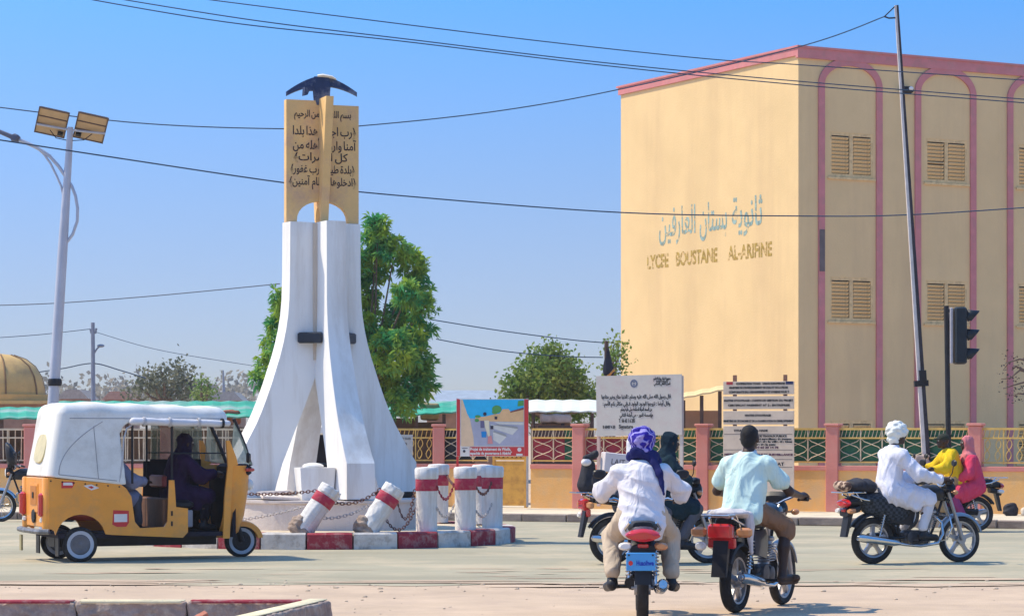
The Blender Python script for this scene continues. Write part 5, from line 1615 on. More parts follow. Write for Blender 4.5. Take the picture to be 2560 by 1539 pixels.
# front cowl: curved shell
g = MB(); rings = []
for z, xf, xs, hy in ((.27, 1.90, 1.66, .30), (.34, 1.97, 1.67, .40), (.55, 2.02, 1.69, .50), (.85, 2.06, 1.70, .55), (1.08, 2.07, 1.71, .575), (1.20, 2.06, 1.72, .585)):
    ring = []
    for k in range(17):
        a = -math.pi / 2 + math.pi * k / 16
        c, s_ = math.cos(a), math.sin(a)
        ring.append((xs + (xf - xs) * abs(c) ** .7, hy * math.copysign(abs(s_) ** .62, s_), z))
    for k in range(16, -1, -1):
        a = -math.pi / 2 + math.pi * k / 16
        c, s_ = math.cos(a), math.sin(a)
        ring.append((xs + (xf - xs - .03) * abs(c) ** .7 - .0, (hy - .025) * math.copysign(abs(s_) ** .62, s_), z))
    rings.append(ring)
g.loft(rings).build('front_cowl', m_tor, tk, smooth=45)
for s in (-1, 1):
    MB().prism([(1.66, .27), (1.74, .27), (1.76, .80), (1.78, 1.19), (1.84, 1.21), (1.82, 1.30), (1.74, 1.52), (1.70, 1.52), (1.72, 1.20), (1.68, .80)], -.02, .02, Matrix.Translation((0, s * .575, 0)) @ WH).build('door_pillar', m_tor, tk, smooth=20)
    MB().tube([(2.02, s * .50, 1.20), (1.94, s * .53, 1.45), (1.80, s * .55, 1.80)], .022, 8).build('windscreen_pillar', m_black, tk)
    MB().prism([(1.76, 1.25), (2.02, 1.21), (1.90, 1.54), (1.80, 1.76)], -.006, .006, Matrix.Translation((0, s * .555, 0)) @ WH).build('quarter_light', glass('tinted_glass', (.45, .52, .42), .45), tk, smooth=0)
MB().add([(2.055, -.48, 1.21), (2.055, .48, 1.21), (1.82, .50, 1.78), (1.82, -.50, 1.78)], [(0, 1, 2, 3)]).build('windscreen', glass('clear_screen', (.6, .7, .7), .22), tk, smooth=0)
MB().box((1.96, 0, 1.14), (.16, 1.0, .16), bev=.04).build('dashboard', m_int, tk)
MB().box((1.82, 0, .70), (.04, 1.0, .84)).build('front_bulkhead', m_int, tk, smooth=0)
MB().tube([(1.72, -.30, 1.06), (1.78, -.1, 1.10), (1.80, 0, 1.10), (1.78, .1, 1.10), (1.72, .30, 1.06)], .016, 8).build('handlebar', m_black, tk)
MB().tube([(1.80, 0, 1.08), (1.95, 0, .5)], .025, 8).build('steering_column', m_black, tk)
MB().ell((2.04, -.33, .95), (.06, .075, .075)).build('headlight', m_clear, tk)
MB().ell((2.04, .33, .95), (.06, .075, .075)).build('headlight', m_clear, tk)
MB().box((2.0, -.53, 1.145), (.10, .06, .045), bev=.012).build('indicator', m_redlens, tk)
MB().sect([(1.92, -.66, 1.30, .012, .06, 2), (1.94, -.66, 1.30, .05, .07, 2), (1.97, -.66, 1.30, .01, .05, 2)], 12).tube([(1.96, -.55, 1.28), (1.945, -.64, 1.30)], .008, 6).build('wing_mirror', m_black, tk)
guard(2.04, .212, .262, 10, 150, .095, m_tor, 'front_mudguard', tk, drop=.07)
MB().tube([(1.98, -.09, .45), (2.04, -.085, .212)], .025, 8).tube([(2.04, -.09, .212), (2.04, .09, .212)], .018, 8).build('front_fork', m_black, tk)
# hood posts and canvas hood
for s in (-1, 1):
    for x in (.60, 1.06):
        MB().tube([(x, s * .575, .98), (x, s * .575, 1.80)], .014, 8).build('hood_post', m_black, tk)
    MB().tube([(1.06, s * .575, 1.36), (1.70, s * .575, 1.36)], .010, 6).build('grab_bar', m_black, tk)
def hood(p):
    x, y, z = p[:, 0], p[:, 1], p[:, 2]
    lean = np.clip((z - 1.05) / .85, 0, 1)
    q = p.copy(); q[:, 0] = x - .155 * lean * np.clip((.6 - x) / 1.0, 0, 1)       # back leans forward
    q[:, 1] = y * (1 + .07 * lean)
    q[:, 2] = z + .05 * np.clip((x - .2) / 1.5, 0, 1) + .03 * (y / .6) ** 2 - .018 * np.sin(np.clip(x, 0, 1.7) * 7.0) ** 2 * (z > 1.7)
    d = vbox(q, (.68, 0, 1.38), (1.06, .625, .62), .13)
    shell = np.abs(d + .03) - .03
    # side openings: everything ahead of the rear quarter and under the roof edge
    ex = np.maximum(.47 + .05 * (1.6 - z) - x, 0); ez = z - 1.745
    op = np.maximum(np.maximum(.47 + .10 * np.clip(1.5 - z, -1, 1) - x, z - 1.745), -.2)
    cx = np.maximum(.60 - x, 0) ; cz = np.maximum(z - 1.62, 0)
    rnd = np.sqrt(cx ** 2 + cz ** 2) - .125
    op = np.maximum(op, np.where((x < .60) & (z > 1.62), rnd, -1))
    shell = np.maximum(shell, -op)
    low = (1.07 - .105 * np.clip((x + .37) / .83, 0, 1)) - z
    shell = np.maximum(shell, low)
    return np.maximum(shell + hood_fo(p) - .004, low)
hood_fo = folds(91, 8, .010, (1, 1, .6))
sdf_obj('canvas_hood', hood, (-.5, -.72, .9), (1.85, .72, 2.1), .0135, m_can, tk)
MB().sect([(0, 0, 0, .26, .19, 2.8), (-.014, 0, 0, .25, .18, 2.8)], 24, Matrix.Translation((-.313, 0, 1.42)) @ Matrix.Rotation(R(11), 4, 'Y')).build('rear_window', mat('yellowed_plastic_window', (.66, .55, .28), .3, .15, 6), tk)
MB().tube([(.44, -.615, 1.0), (.48, -.617, 1.3), (.49, -.62, 1.55), (.53, -.61, 1.68), (.62, -.60, 1.735), (1.2, -.60, 1.735), (1.7, -.60, 1.73)], .010, 6).build('hood_piping', mat('grey_piping', (.45, .44, .46), .7, .1), tk)
# rolled-up side curtain with straps, roof hoops showing under the canvas, stitched seams
fr = folds(93, 26, .014, (.4, 1, 1))
sdf_obj('rolled_curtain', lambda p: vcap(p, (.60, -.635, 1.765), (1.70, -.62, 1.735), .052, .046) + fr(p) - .006, (.5, -.75, 1.6), (1.8, -.5, 1.9), .0125, mat('grey_white_canvas', (.66, .65, .68), .85, .06, 4, .3, 30), tk)
for x in (.72, 1.02, 1.36, 1.64):
    MB().torus(.058, .008, 16, 6, Matrix.Translation((x, -.63, 1.762 - .02 * (x - .6))) @ Matrix.Rotation(R(90), 4, 'Y') @ Matrix.Diagonal((1, 1, 2, 1))).build('strap', m_dark if x > 1.5 else mat('grey_piping', (0, 0, 0)), tk)
def on_hood(x, z):
    ys = np.arange(-.80, -.40, .002)
    q = hood(np.stack([np.full_like(ys, x), ys, np.full_like(ys, z)], 1))
    k = np.argmax(q < 0)
    return (x, float(ys[k]) - .002, z)
m_seam = mat('grey_stitching', (.30, .29, .31), .8, .2)
for pts in ([(-.12 + .06 * k, 1.80) for k in range(30)], [(-.25 + .0035 * k * k, 1.10 + .055 * k) for k in range(13)], [(.20 - .004 * k, 1.04 + .055 * k) for k in range(13)], [(-.25 + .06 * k, 1.10 - .0075 * k) for k in range(12)]):
    MB().tube([on_hood(*p) for p in pts], .0045, 5).build('seam', m_seam, tk)
for x, zt in ((.10, 1.975), (.62, 1.962), (1.16, 1.945)):
    MB().tube([(x, -.57, 1.80), (x, -.52, 1.90), (x, -.38, zt - .012), (x, 0, zt + .006), (x, .38, zt - .012), (x, .52, 1.90), (x, .57, 1.80)], .016, 8).build('roof_hoop', m_can, tk)
MB().tube([(-.26, -.585, 1.06), (-.235, -.585, 1.30), (-.20, -.57, 1.55), (-.17, -.555, 1.72), (-.12, -.53, 1.85), (-.02, -.50, 1.93)], .011, 6).build('corner_seam', mat('grey_piping', (0, 0, 0)), tk)
for k in range(7):
    MB().ell((-.34 + k * .13, -HW - .018, 1.02 - k * .013), (.010, .006, .010), 8, 5).build('stud', m_dark, tk)
# stickers
def sticker(pts, mt, name='sticker', y=-HW - .0165):
    g = MB(); g.prism(pts, -.0015, .0015, Matrix.Translation((0, y, 0)) @ WH); return g.build(name, mt, tk, smooth=0)
sticker([(.36, .47), (.41, .44), (.52, .44), (.55, .49), (.55, .64), (.37, .65)], m_rp); sticker([(.38, .50), (.53, .50), (.53, .60), (.38, .60)], m_wp, y=-HW - .019)
sticker([(-.22, .93), (-.10, .93), (-.07, .99), (-.08, 1.01), (-.22, 1.01)], m_rp); sticker([(-.20, .965), (-.09, .965), (-.10, 1.0), (-.20, 1.0)], m_wp, y=-HW - .019)
sticker([(.03, .96), (.12, .90), (.21, .93), (.12, .975)], m_wp); sticker([(.08, .945), (.12, .92), (.15, .935), (.12, .955)], m_rp, y=-HW - .019)
MB().box((1.05, -HW - .015, .60), (.02, .01, .06)).box((1.05, -HW - .015, .47), (.02, .01, .06)).build('hinge', m_black, tk, smooth=0)
# ================================================================== PEOPLE
m_skin = mat('dark_brown_skin', (.050, .025, .017), .5, .12, 12, .1, 60, spec=.35)
m_hair = mat('black_hair', (.010, .009, .010), .7, .3, 40, .5, 120)
m_eye = mat('eye_white', (.7, .68, .64), .25, .03)
RIDE = dict(pelvis=(.20, 0, .93), chest=(.31, 0, 1.25), neck=(.35, 0, 1.42), head=(.40, 0, 1.575),
            sho=(.32, .185, 1.325), elb=(.47, .33, 1.11), bar=(.875, .345, 1.012), hip=(.23, .10, .91), knee=(.66, .215, .76), ank=(.50, .22, .36), toe=(.66, .245, .30))
SIT = dict(RIDE)

def mirror_(p, s):
    return (p[0], p[1] * s, p[2])

def person(label, root_of, pose, top=None, legs=None, shoes=None, hat=None, hx=0.011, ch=.0145, dx=0, dz=0, grip=True, asym=None, seed=1, group=None, face=0.0):
    J = dict(RIDE); J.update(pose or {})
    J = {k: (v[0] + dx, v[1], v[2] + dz) if k not in ('bar',) else v for k, v in J.items()}
    if not grip:
        J['bar'] = (J['bar'][0] + dx, J['bar'][1], J['bar'][2] + dz)
    root = tag(empty('person', root_of.location), label, 'person', group)
    root.rotation_euler = root_of.rotation_euler
    V = lambda p: np.array(p, float)
    side = lambda k, s: mirror_((asym or {}).get((k, s), J[k]), s) if (k, s) not in (asym or {}) else mirror_(asym[(k, s)], s)
    hd, nk = V(J['head']), V(J['neck'])
    B = []
    # head: skull, jaw, nose, brow, lips, ears
    cf, sf = math.cos(face), math.sin(face)
    fx = lambda x, y, z: (hd[0] + x * cf - y * sf, hd[1] + x * sf + y * cf, hd[2] + z)
    B += [('e', fx(-.012, 0, .025), (.095, .074, .092)), ('e', fx(.025, 0, -.045), (.062, .056, .068)), ('c', fx(.082, 0, .012), fx(.098, 0, -.022), .011, .016),
          ('c', fx(.074, -.03, .034), fx(.074, .03, .034), .016, .016), ('c', fx(.078, -.018, -.055), fx(.078, .018, -.055), .011, .011), ('e', fx(.06, 0, -.088), (.028, .03, .02)),
          ('e', fx(-.004, .078, -.008), (.024, .010, .034)), ('e', fx(-.004, -.078, -.008), (.024, .010, .034))]
    B += [('c', tuple(nk), fx(-.012, 0, -.05), .056, .050)]
    B += [('c', J['pelvis'], J['chest'], .085, .085), ('c', J['chest'], tuple(nk), .07, .05), ('c', side('sho', 1), side('sho', -1), .04, .04)]
    for s in (1, -1):
        sh, el, ba = V(side('sho', s)), V(side('elb', s)), V(side('bar', s))
        wr = ba + np.array([-.075, 0, .022]) if grip else ba
        B += [('c', sh, el, .050, .042), ('c', el, wr, .042, .028)]
        if grip:
            B += [('c', wr, ba + np.array([-.022, 0, .026]), .028, .034)]
            for i in range(4):
                y = (-.033 + .022 * i) ; r = (.0085, .0095, .0098, .0095)[i]; L = (.85, 1, 1.05, 1)[i]
                o_ = np.array([0, y * s, 0])
                k0 = ba + o_ + np.array([-.006, 0, .033]); k1 = ba + o_ + np.array([.033 * L, 0, .014]); k2 = ba + o_ + np.array([.024, 0, -.024 * L])
                B += [('c', k0, k1, r + .001, r), ('c', k1, k2, r, r - .001)]
            t0 = ba + np.array([-.03, -.03 * s, .012]); t1 = ba + np.array([-.006, -.05 * s, -.016]); t2 = ba + np.array([.016, -.052 * s, -.022])
            B += [('c', t0, t1, .013, .011), ('c', t1, t2, .011, .009)]
        else:
            d = ba - el; d /= np.linalg.norm(d); u = np.cross(d, [0, 0, 1.]); u /= np.linalg.norm(u) + 1e-6
            pm = ba + d * .05; B += [('c', ba, pm, .028, .032)]
            for i in range(4):
                q = pm + u * (-.030 + .020 * i); L = (.052, .064, .068, .058)[i]
                k1 = q + d * L * .6 + np.array([0, 0, -.006]); B += [('c', q, k1, .0095, .009), ('c', k1, k1 + d * L * .4 + np.array([0, 0, -.018]), .009, .008)]
            B += [('c', ba + d * .02 - u * .025 * s, ba + d * .06 - u * .055 * s, .012, .010)]
        hp, kn, an, to = V(side('hip', s)), V(side('knee', s)), V(side('ank', s)), V(side('toe', s))
        B += [('c', hp, kn, .080, .056), ('c', kn, (kn * .55 + an * .45) + np.array([-.02, 0, 0]), .055, .056), ('c', (kn * .55 + an * .45) + np.array([-.02, 0, 0]), an, .056, .036),
              ('c', an + np.array([-.04, 0, -.045]), to, .036, .030), ('c', an, an + np.array([-.02, 0, -.04]), .036, .036)]
    allp = np.array([q for b in B for q in (b[1], b[2] if b[0] == 'c' else b[1])])
    lo, hi = allp.min(0) - .16, allp.max(0) + .16
    sdf_obj('body', union(B, .018), lo, hi, hx, m_skin, root)
    for s in (1, -1):
        MB().ell(fx(.079, s * .031, .013), (.012, .015, .009), 10, 6).build('eye', m_eye, root)
    # trousers
    if legs:
        T = [('c', J['hip'], mirror_(J['hip'], -1), .115, .115)]
        for s in (1, -1):
            hp, kn, an = V(side('hip', s)), V(side('knee', s)), V(side('ank', s))
            w = legs.get('w', 1)
            T += [('c', hp, kn, .105 * w, .082 * w)]
            if legs.get('to', 'ankle') == 'ankle':
                T += [('c', kn, an + np.array([-.01, 0, .07]), .082 * w, .066 * w)]
            else:
                T += [('c', kn, kn * .86 + an * .14, .085 * w, .088 * w)]
        fo = folds(seed + 3, 26, .020, (1, 1, .6))
        fn = union(T, .03)
        sdf_obj('trousers', lambda p: fn(p) + fo(p) - .010, lo, hi, ch, legs['m'], root)
    if shoes:
        for s in (1, -1):
            an, to = V(side('ank', s)), V(side('toe', s))
            if shoes.get('kind') == 'sandal':
                S = [('c', an + np.array([-.045, 0, -.083]), to + np.array([.02, 0, -.034]), .026, .024), ('c', to + np.array([-.05, .03, .0]), to + np.array([-.05, -.03, 0.]), .034, .034)]
            else:
                S = [('c', an + np.array([-.04, 0, -.04]), to, .045, .038), ('c', an + np.array([0, 0, .05]), an + np.array([-.02, 0, -.04]), .045, .046), ('c', an + np.array([-.05, 0, -.07]), to + np.array([.02, 0, -.022]), .026, .024)]
            sl_ = np.array([q for b in S for q in (b[1], b[2])])
            sdf_obj('shoe', union(S, .02), sl_.min(0) - .07, sl_.max(0) + .07, .009, shoes['m'], root)
    # upper garment
    if top:
        w = top.get('w', 1.0); pe, cs = V(J['pelvis']), V(J['chest'])
        T = []
        for s in (1, -1):
            T += [('c', pe + np.array([0, .075 * s, -.02]), cs + np.array([0, .085 * s, .02]), .125 * w, .118 * w)]
            sh, el, ba = V(side('sho', s)), V(side('elb', s)), V(side('bar', s))
            wr = ba + np.array([-.085, 0, .024]) if grip else ba
            T += [('c', cs + np.array([0, .07 * s, .04]), sh, .085, .068), ('c', nk + np.array([-.02, .03 * s, -.035]), sh, .058, .056)]
            if top.get('sleeve', 'long') == 'long':
                sw = top.get('sw', 1.0)
                T += [('c', sh, el, .074 * sw, .072 * sw), ('c', el, el * .15 + wr * .85, .070 * sw, .052 * sw)]
            else:
                T += [('c', sh, sh * .38 + el * .62, .066, .082)]
        T += [('c', pe + np.array([-.015, 0, 0]), cs + np.array([-.015, 0, .05]), .135 * w, .125 * w), ('c', nk + np.array([-.01, 0, -.05]), nk + np.array([-.005, 0, -.01]), .085, .066)]
        if top.get('hem'):
            T += [('c', pe + np.array([-.04, .08, -.06]), pe + np.array([-.06, .10, -top['hem']]), .12 * w, .10 * w), ('c', pe + np.array([-.04, -.08, -.06]), pe + np.array([-.06, -.10, -top['hem']]), .12 * w, .10 * w)]
        if top.get('robe'):
            rb = top['robe']
            for s in (1, -1):
                hp, kn = V(side('hip', s)), V(side('knee', s))
                k2 = hp * (1 - rb) + kn * rb
                T += [('c', hp, k2, .14, .115), ('c', hp + np.array([-.05, .03 * s, -.06]), k2 * .7 + hp * .3 + np.array([-.02, .02 * s, -.13]), .10, .07)]
            T += [('c', pe, (V(side('hip', 1)) * (1 - rb) + V(side('knee', 1)) * rb) * np.array([1, 0, 1]), .13, .10)]
        fo = folds(seed, top.get('fs', 24), top.get('fa', .048) * .55, top.get('fd', (1, 1, .4)))
        fo2 = folds(seed + 9, 60, .012, (1, 1, .8))
        fn = union(T, .045)
        def cloth(p):
            d = fn(p) + fo(p) - top.get('fa', .048) * .33 - .004
            return np.maximum(d, p[:, 2] - (nk[2] + .02))
        sdf_obj(top.get('name', 'shirt'), cloth, lo - .05, hi + .05, ch, top['m'], root, slack=.05)
        if top.get('collar'):
            MB().torus(.068, .018, 20, 8, Matrix.Translation(tuple(nk + np.array([-.004, 0, .005]))) @ Matrix.Rotation(R(-14), 4, 'Y') @ Matrix.Diagonal((1.0, 1.0, 1.6, 1))).build('collar', top['collar'], root)
    # head covering
    if hat:
        kind = hat['kind']
        if kind == 'hair':
            fn = union([('e', fx(-.018, 0, .035), (.098, .081, .093)), ('e', fx(-.045, 0, -.02), (.066, .070, .068))], .02)
            fo = folds(seed, 90, .004, (1, 1, 1))
            sdf_obj('hair', lambda p: np.maximum(fn(p) + fo(p) - .002, (fx(0, 0, .0)[2] - .075 + np.maximum((p[:, 0] - hd[0]) * cf + (p[:, 1] - hd[1]) * sf, -.03) * 1.6 + .03) - p[:, 2]), hd - .17, hd + .17, .0085, hat['m'], root)
        elif kind == 'turban':
            s_ = hat.get('s', 1)
            fn = union([('e', fx(-.015, 0, .055), (.125 * s_, .112 * s_, .085 * s_)), ('e', fx(-.02, 0, .085 * s_), (.100 * s_, .095 * s_, .075 * s_)), ('e', fx(-.06, 0, -.03), (.07, .085, .09))], .03)
            A = np.array([[3, 2, 40], [-14, 6, 34], [10, -12, 36]])
            def tb_fn(p):
                q = p - hd
                w = np.abs(np.sin(q @ A[0] * 1.1 + 2 * np.sin(q[:, 0] * 14))) * .5 + np.abs(np.sin(q @ A[1] + 1.5 * np.sin(q[:, 1] * 16))) * .5
                return fn(p) + .024 * (1 - w) - .013
            sdf_obj('turban', tb_fn, hd - .26, hd + .26, .0095, hat['m'], root, slack=.03)
        elif kind == 'scarf':
            fn = union([('e', fx(-.02, 0, .03), (.115, .098, .115)), ('c', fx(-.03, 0, -.08), tuple(nk + np.array([-.03, 0, -.08])), .098, .13), ('c', tuple(nk + np.array([0, .08, -.06])), tuple(nk + np.array([0, -.08, -.06])), .09, .09),
                        ('c', tuple(nk + np.array([-.08, 0, -.1])), tuple(nk + np.array([-.13, 0, -hat.get('drop', .3)])), .10, .08)], .05)
            fo = folds(seed + 5, 26, .028, (1, 1, .5))
            hole = lambda p: vell(p, fx(.11, 0, -.005), (.075, .062, .085))
            sdf_obj('headscarf', lambda p: np.maximum(fn(p) + fo(p) - .014, -hole(p)), hd - np.array([.36, .3, .62]), hd + .26, .0115, hat['m'], root, slack=.03)
        elif kind == 'cap':
            fn = union([('e', fx(-.012, 0, .05), (.102, .084, .078)), ('e', fx(.075, 0, .04), (.075, .07, .014))], .01)
            sdf_obj('cap', lambda p: np.maximum(fn(p) - .004, fx(0, 0, .025)[2] - p[:, 2]), hd - .2, hd + .2, .0085, hat['m'], root)
        if hat.get('tail'):
            fn2 = union([('c', fx(-.09, .06, -.06), fx(-.09, -.09, -.10), .055, .06), ('c', fx(-.03, .10, -.10), fx(.02, -.13, -.14), .05, .05), ('c', fx(-.13, -.08, -.12), fx(-.20, -.13, -.24), .045, .034), ('c', fx(-.20, -.13, -.24), fx(-.25, -.16, -.42), .032, .018)], .03)
            fo3 = folds(seed + 15, 30, .02, (1, 1, .6))
            sdf_obj('scarf_tail', lambda p: fn2(p) + fo3(p) - .010, hd - np.array([.35, .35, .55]), hd + .22, .010, hat['tail'], root, slack=.03)
    return root

def cloth_mat(name, col, var=.06):
    return mat(name, col, .9, var, 5, .75, 5.5, spec=.1, bdist=.06, bstretch=(1, 1, .45))
m_sand = mat('brown_leather', (.10, .05, .03), .6, .2)
# rider 1
person('rider seen from behind in white long-sleeved tunic and blue-white turban', B1,
       dict(knee=(.60, .25, .70), ank=(.40, .255, .34), toe=(.56, .30, .27), elb=(.44, .345, 1.10), head=(.37, 0, 1.505), neck=(.32, 0, 1.36), chest=(.29, 0, 1.19), pelvis=(.20, 0, .89), sho=(.30, .185, 1.265)),
       top=dict(m=cloth_mat('white_cotton_tunic', (.74, .72, .76)), w=.98, sw=1.05, hem=.10, fa=.06, name='tunic', collar=None),
       legs=dict(m=cloth_mat('beige_trousers', (.56, .46, .35)), w=1.15), shoes=dict(m=m_black),
       ch=.0105, hat=dict(kind='turban', s=1.02, m=two_tone('indigo_white_turban', (.030, .020, .30), (.34, .30, .66), 9, .55, .80, .9, 'wave', .3), tail=cloth_mat('navy_scarf', (.018, .022, .11))), seed=21, face=.1)
# rider 2
person('rider seen from behind in pale aqua short-sleeved shirt, bare dark legs', B2,
       dict(knee=(.62, .26, .76), ank=(.50, .27, .34), toe=(.68, .33, .29), head=(.38, 0, 1.56), neck=(.33, 0, 1.42), elb=(.46, .35, 1.08)),
       top=dict(m=cloth_mat('pale_aqua_shirt', (.56, .74, .70)), w=.92, sleeve='short', hem=.06, fa=.045, collar=cloth_mat('pale_collar', (.70, .72, .74))),
       legs=dict(m=cloth_mat('brown_shorts', (.23, .14, .09)), to='knee'), shoes=dict(m=m_sand, kind='sandal'), ch=.0105, hat=dict(kind='hair', m=m_hair), seed=33)
# rider 3
person('rider in long pale lavender robe and white turban on the quilted motorcycle', B3,
       dict(pelvis=(.22, 0, .95), chest=(.28, 0, 1.27), neck=(.31, 0, 1.45), head=(.36, 0, 1.585), sho=(.29, .185, 1.345), knee=(.70, .20, .80), ank=(.60, .22, .38), toe=(.76, .23, .33)),
       top=dict(m=cloth_mat('lavender_white_robe', (.70, .70, .80)), w=.98, sw=1.2, robe=.93, fa=.06, name='robe'), legs=dict(m=cloth_mat('white_trousers', (.66, .64, .68)), w=.95), shoes=dict(m=m_black),
       hat=dict(kind='turban', s=1.12, m=cloth_mat('white_turban', (.78, .80, .76))), seed=41, face=-.1, ch=.0115)
# two on the loaded motorcycle
person('driver in near-black teal robe and headscarf behind the near riders', B4, dict(), dx=.36, dz=-.08,
       top=dict(m=cloth_mat('dark_teal_robe', (.010, .028, .042), .2), w=1.0, sw=1.2, robe=.9, name='robe'), legs=dict(m=cloth_mat('grey_trousers', (.10, .10, .12))), shoes=dict(m=m_black),
       hat=dict(kind='scarf', m=cloth_mat('deep_teal_scarf', (.008, .022, .036), .2), drop=.35), hx=.013, ch=.017, seed=51)
person('passenger with white headscarf mostly hidden behind the blue-white turban', B4, dict(elb=(.42, .28, 1.10), bar=(.62, .16, .98), head=(.36, 0, 1.60)), dx=-.04, dz=-.13, grip=False,
       top=dict(m=cloth_mat('grey_blue_robe', (.16, .16, .20)), robe=.8, name='robe'), legs=dict(m=cloth_mat('grey_trousers', (0, 0, 0))), shoes=dict(m=m_black),
       hat=dict(kind='scarf', m=cloth_mat('white_headscarf', (.74, .72, .74)), drop=.22), hx=.013, ch=.017, seed=55)
# yellow and pink
person('rider in bright yellow shirt driving the motorcycle by the traffic light', B5, dict(head=(.42, 0, 1.545)), dx=.14, dz=-.06,
       top=dict(m=cloth_mat('bright_yellow_shirt', (.78, .50, .02)), w=1.1, sw=1.2, hem=.05, fa=.05), legs=dict(m=cloth_mat('tan_trousers', (.36, .25, .14)), w=1.1), shoes=dict(m=m_black),
       hat=dict(kind='cap', m=mat('dark_olive_cap', (.03, .035, .025), .9, .2)), hx=.014, ch=.018, seed=61)
person('passenger in pink robe and rose headscarf behind the yellow rider', B5, dict(elb=(.40, .26, 1.10), bar=(.56, .14, 1.0), head=(.36, 0, 1.60)), dx=-.20, dz=-.15, grip=False,
       top=dict(m=cloth_mat('hot_pink_robe', (.68, .06, .13)), w=1.08, sw=1.2, robe=.85, name='robe'), legs=dict(m=cloth_mat('plum_cloth', (.30, .05, .16))), shoes=dict(m=m_sand, kind='sandal'),
       hat=dict(kind='scarf', m=cloth_mat('rose_headscarf', (.62, .20, .22)), drop=.25), hx=.014, ch=.018, seed=67)
# in the three-wheeler
tk.scale = (1.12, 1, 1)
for o in tk.children:
    if o.name.startswith('wheel'):
        o.scale = (1 / 1.12, 1, 1)
person('driver in dark plum robe at the front of the orange three-wheeler', tk,
       dict(pelvis=(1.38, 0, .86), chest=(1.46, 0, 1.17), neck=(1.50, 0, 1.34), head=(1.55, 0, 1.48), sho=(1.47, .185, 1.26), elb=(1.66, .30, 1.06), bar=(1.92, .28, 1.07), hip=(1.40, .10, .84), knee=(1.78, .22, .80), ank=(1.74, .2, .46), toe=(1.86, .2, .40)),
       top=dict(m=cloth_mat('dark_plum_robe', (.028, .012, .045), .3), w=1.15, sw=1.35, robe=.95, name='robe'), legs=dict(m=cloth_mat('black_trousers', (.015, .012, .02))), shoes=dict(m=m_black),
       hat=dict(kind='scarf', m=cloth_mat('plum_black_scarf', (.020, .012, .04), .3), drop=.3), hx=.014, ch=.018, seed=71)
person('passenger in grey-blue robe on the rear bench of the three-wheeler', tk,
       dict(pelvis=(.36, .22, .80), chest=(.52, .22, 1.10), neck=(.60, .22, 1.26), head=(.66, .22, 1.40), sho=(.56, .20, 1.21), elb=(.72, .30, 1.0), bar=(.92, .24, 1.0), hip=(.38, .10, .80), knee=(.82, .2, .78), ank=(.86, .2, .42), toe=(.98, .2, .39)),
       top=dict(m=cloth_mat('grey_blue_boubou', (.24, .25, .36)), w=1.1, sw=1.3, robe=.9, name='robe'), legs=dict(m=cloth_mat('grey_trousers', (0, 0, 0))), shoes=dict(m=m_black), grip=False,
       hat=dict(kind='scarf', m=cloth_mat('lavender_grey_scarf', (.34, .33, .44)), drop=.25), hx=.014, ch=.018, seed=77)

# ================================================================== LUGGAGE AND SMALL THINGS
def bag(label, bike, prims, mt, seed, name='bag', cat='bag', h=.014, fa=.03):
    fo = folds(seed, 20, fa, (1, 1, 1)); fn = union(prims, .04)
    A = np.array([q for b in prims for q in ((b[1], b[2]) if b[0] == 'c' else (np.array(b[1]) - np.array(b[2]), np.array(b[1]) + np.array(b[2])))])
    o = sdf_obj(name, lambda p: fn(p) + fo(p) - fa * .5, A.min(0) - .14, A.max(0) + .14, h, mt, None)
    o.location = bike.location; o.rotation_euler = bike.rotation_euler
    return tag(o, label, cat)
m_bag = mat('black_bag_cloth', (.022, .022, .030), .7, .4, 6, .3, 40)
bag('stuffed black bag tied on the rack behind the robed rider', B3, [('e', (-.20, 0, .965), (.20, .16, .10)), ('e', (-.06, 0, .95), (.12, .14, .09))], m_bag, 3)
bag('tan patterned roll strapped at the rear of the robed rider', B3, [('c', (-.42, -.12, .96), (-.40, .12, .97), .065, .07)], two_tone('tan_pattern_cloth', (.09, .05, .04), (.52, .38, .28), 16), 5, 'cloth_roll', 'cloth roll')
bag('black sack lashed to the rear of the loaded motorcycle', B4, [('c', (-.32, 0, .98), (-.30, 0, 1.22), .13, .09), ('e', (-.15, -.1, 1.0), (.16, .12, .15)), ('c', (-.36, -.1, 1.3), (-.24, -.1, 1.36), .05, .05)], m_bag, 7)
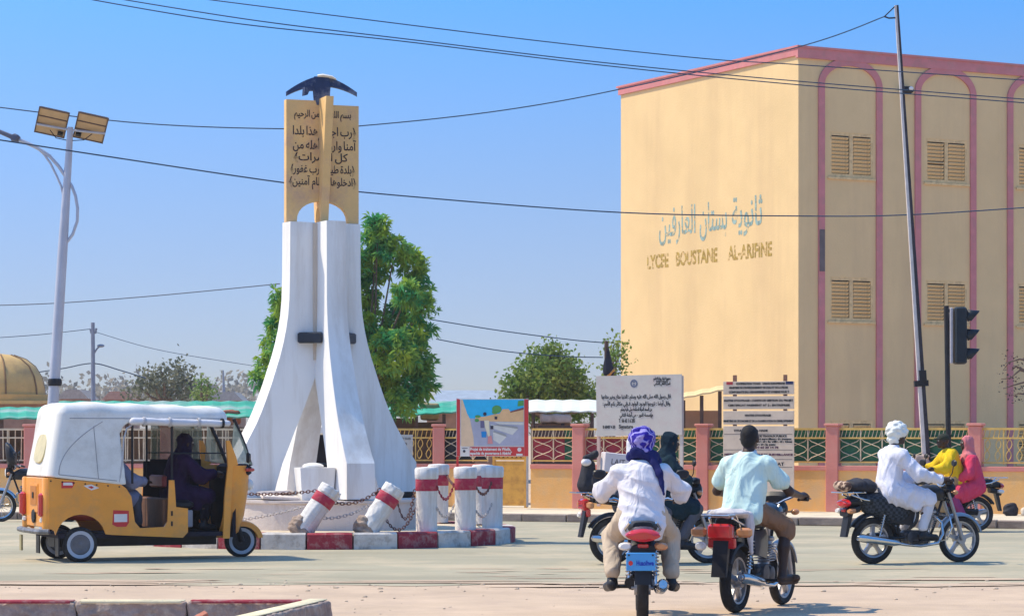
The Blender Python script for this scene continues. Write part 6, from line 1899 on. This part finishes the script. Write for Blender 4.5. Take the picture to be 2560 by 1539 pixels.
bag('white plastic wrapping poking out of the black sack', B4, [('e', (-.36, -.12, 1.26), (.07, .05, .05))], cloth_mat('white_plastic', (.72, .68, .68)), 9, 'plastic_wrap', 'wrapping', fa=.02)
bx_ = MB().box((0, 0, 0), (.30, .20, .24), bev=.008).build('carton', mat('printed_carton', (.66, .60, .60), .8, .06))
bx_.location = B4.matrix_basis.to_translation() if False else (Matrix.Translation(B4.location) @ B4.rotation_euler.to_matrix().to_4x4() @ Vector((-.02, -.16, 1.25)))
bx_.rotation_euler = (0, R(6), B4.rotation_euler.z)
tag(bx_, 'pale printed carton carried on the loaded motorcycle', 'carton')
Mq = Matrix.Translation((0, -.1015, 0)) @ Matrix.Rotation(R(90), 4, 'X')
letters('LAIT', .10, ink('dark_print', (0, 0, 0)), bx_, Mq @ Matrix.Translation((.02, -.02, 0)), width=.17, depth=.001)
letters('24 x 400 g', .05, ink('dark_print', (0, 0, 0)), bx_, Mq @ Matrix.Translation((.02, -.09, 0)), width=.18, depth=.001)
bag('folded white cloth tucked behind the seat of the aqua-shirted rider', B2, [('e', (-.20, 0, .90), (.17, .20, .05)), ('c', (-.1, -.17, .88), (-.12, -.20, .55), .05, .03)], cloth_mat('rumpled_white_cloth', (.60, .57, .58)), 13, 'folded_cloth', 'cloth', .012, .03)
# dark heap and cloth on the far right pavement
hc = P(2535, 1286, 46.8)
o = sdf_obj('rubbish_bag', (lambda f, q: lambda p: f(p) + q(p) - .02)(union([('e', (-.06, 0, .10), (.16, .12, .15))], .03), folds(5, 20, .05, (1, 1, 1))), (-.4, -.3, -.1), (.4, .3, .4), .016, m_bag, None)
o.location = (hc.x, hc.y, .135); tag(o, 'black rubbish bag slumped against the orange wall at far right', 'rubbish bag')
o = sdf_obj('plastic_sack', (lambda f, q: lambda p: f(p) + q(p) - .02)(union([('e', (.14, -.05, .06), (.10, .09, .12))], .03), folds(6, 20, .05, (1, 1, 1))), (-.2, -.3, -.1), (.4, .3, .4), .016, cloth_mat('cream_plastic', (.66, .56, .44)), None)
o.location = (hc.x + .05, hc.y, .135); tag(o, 'cream plastic sack beside the black rubbish bag', 'sack')
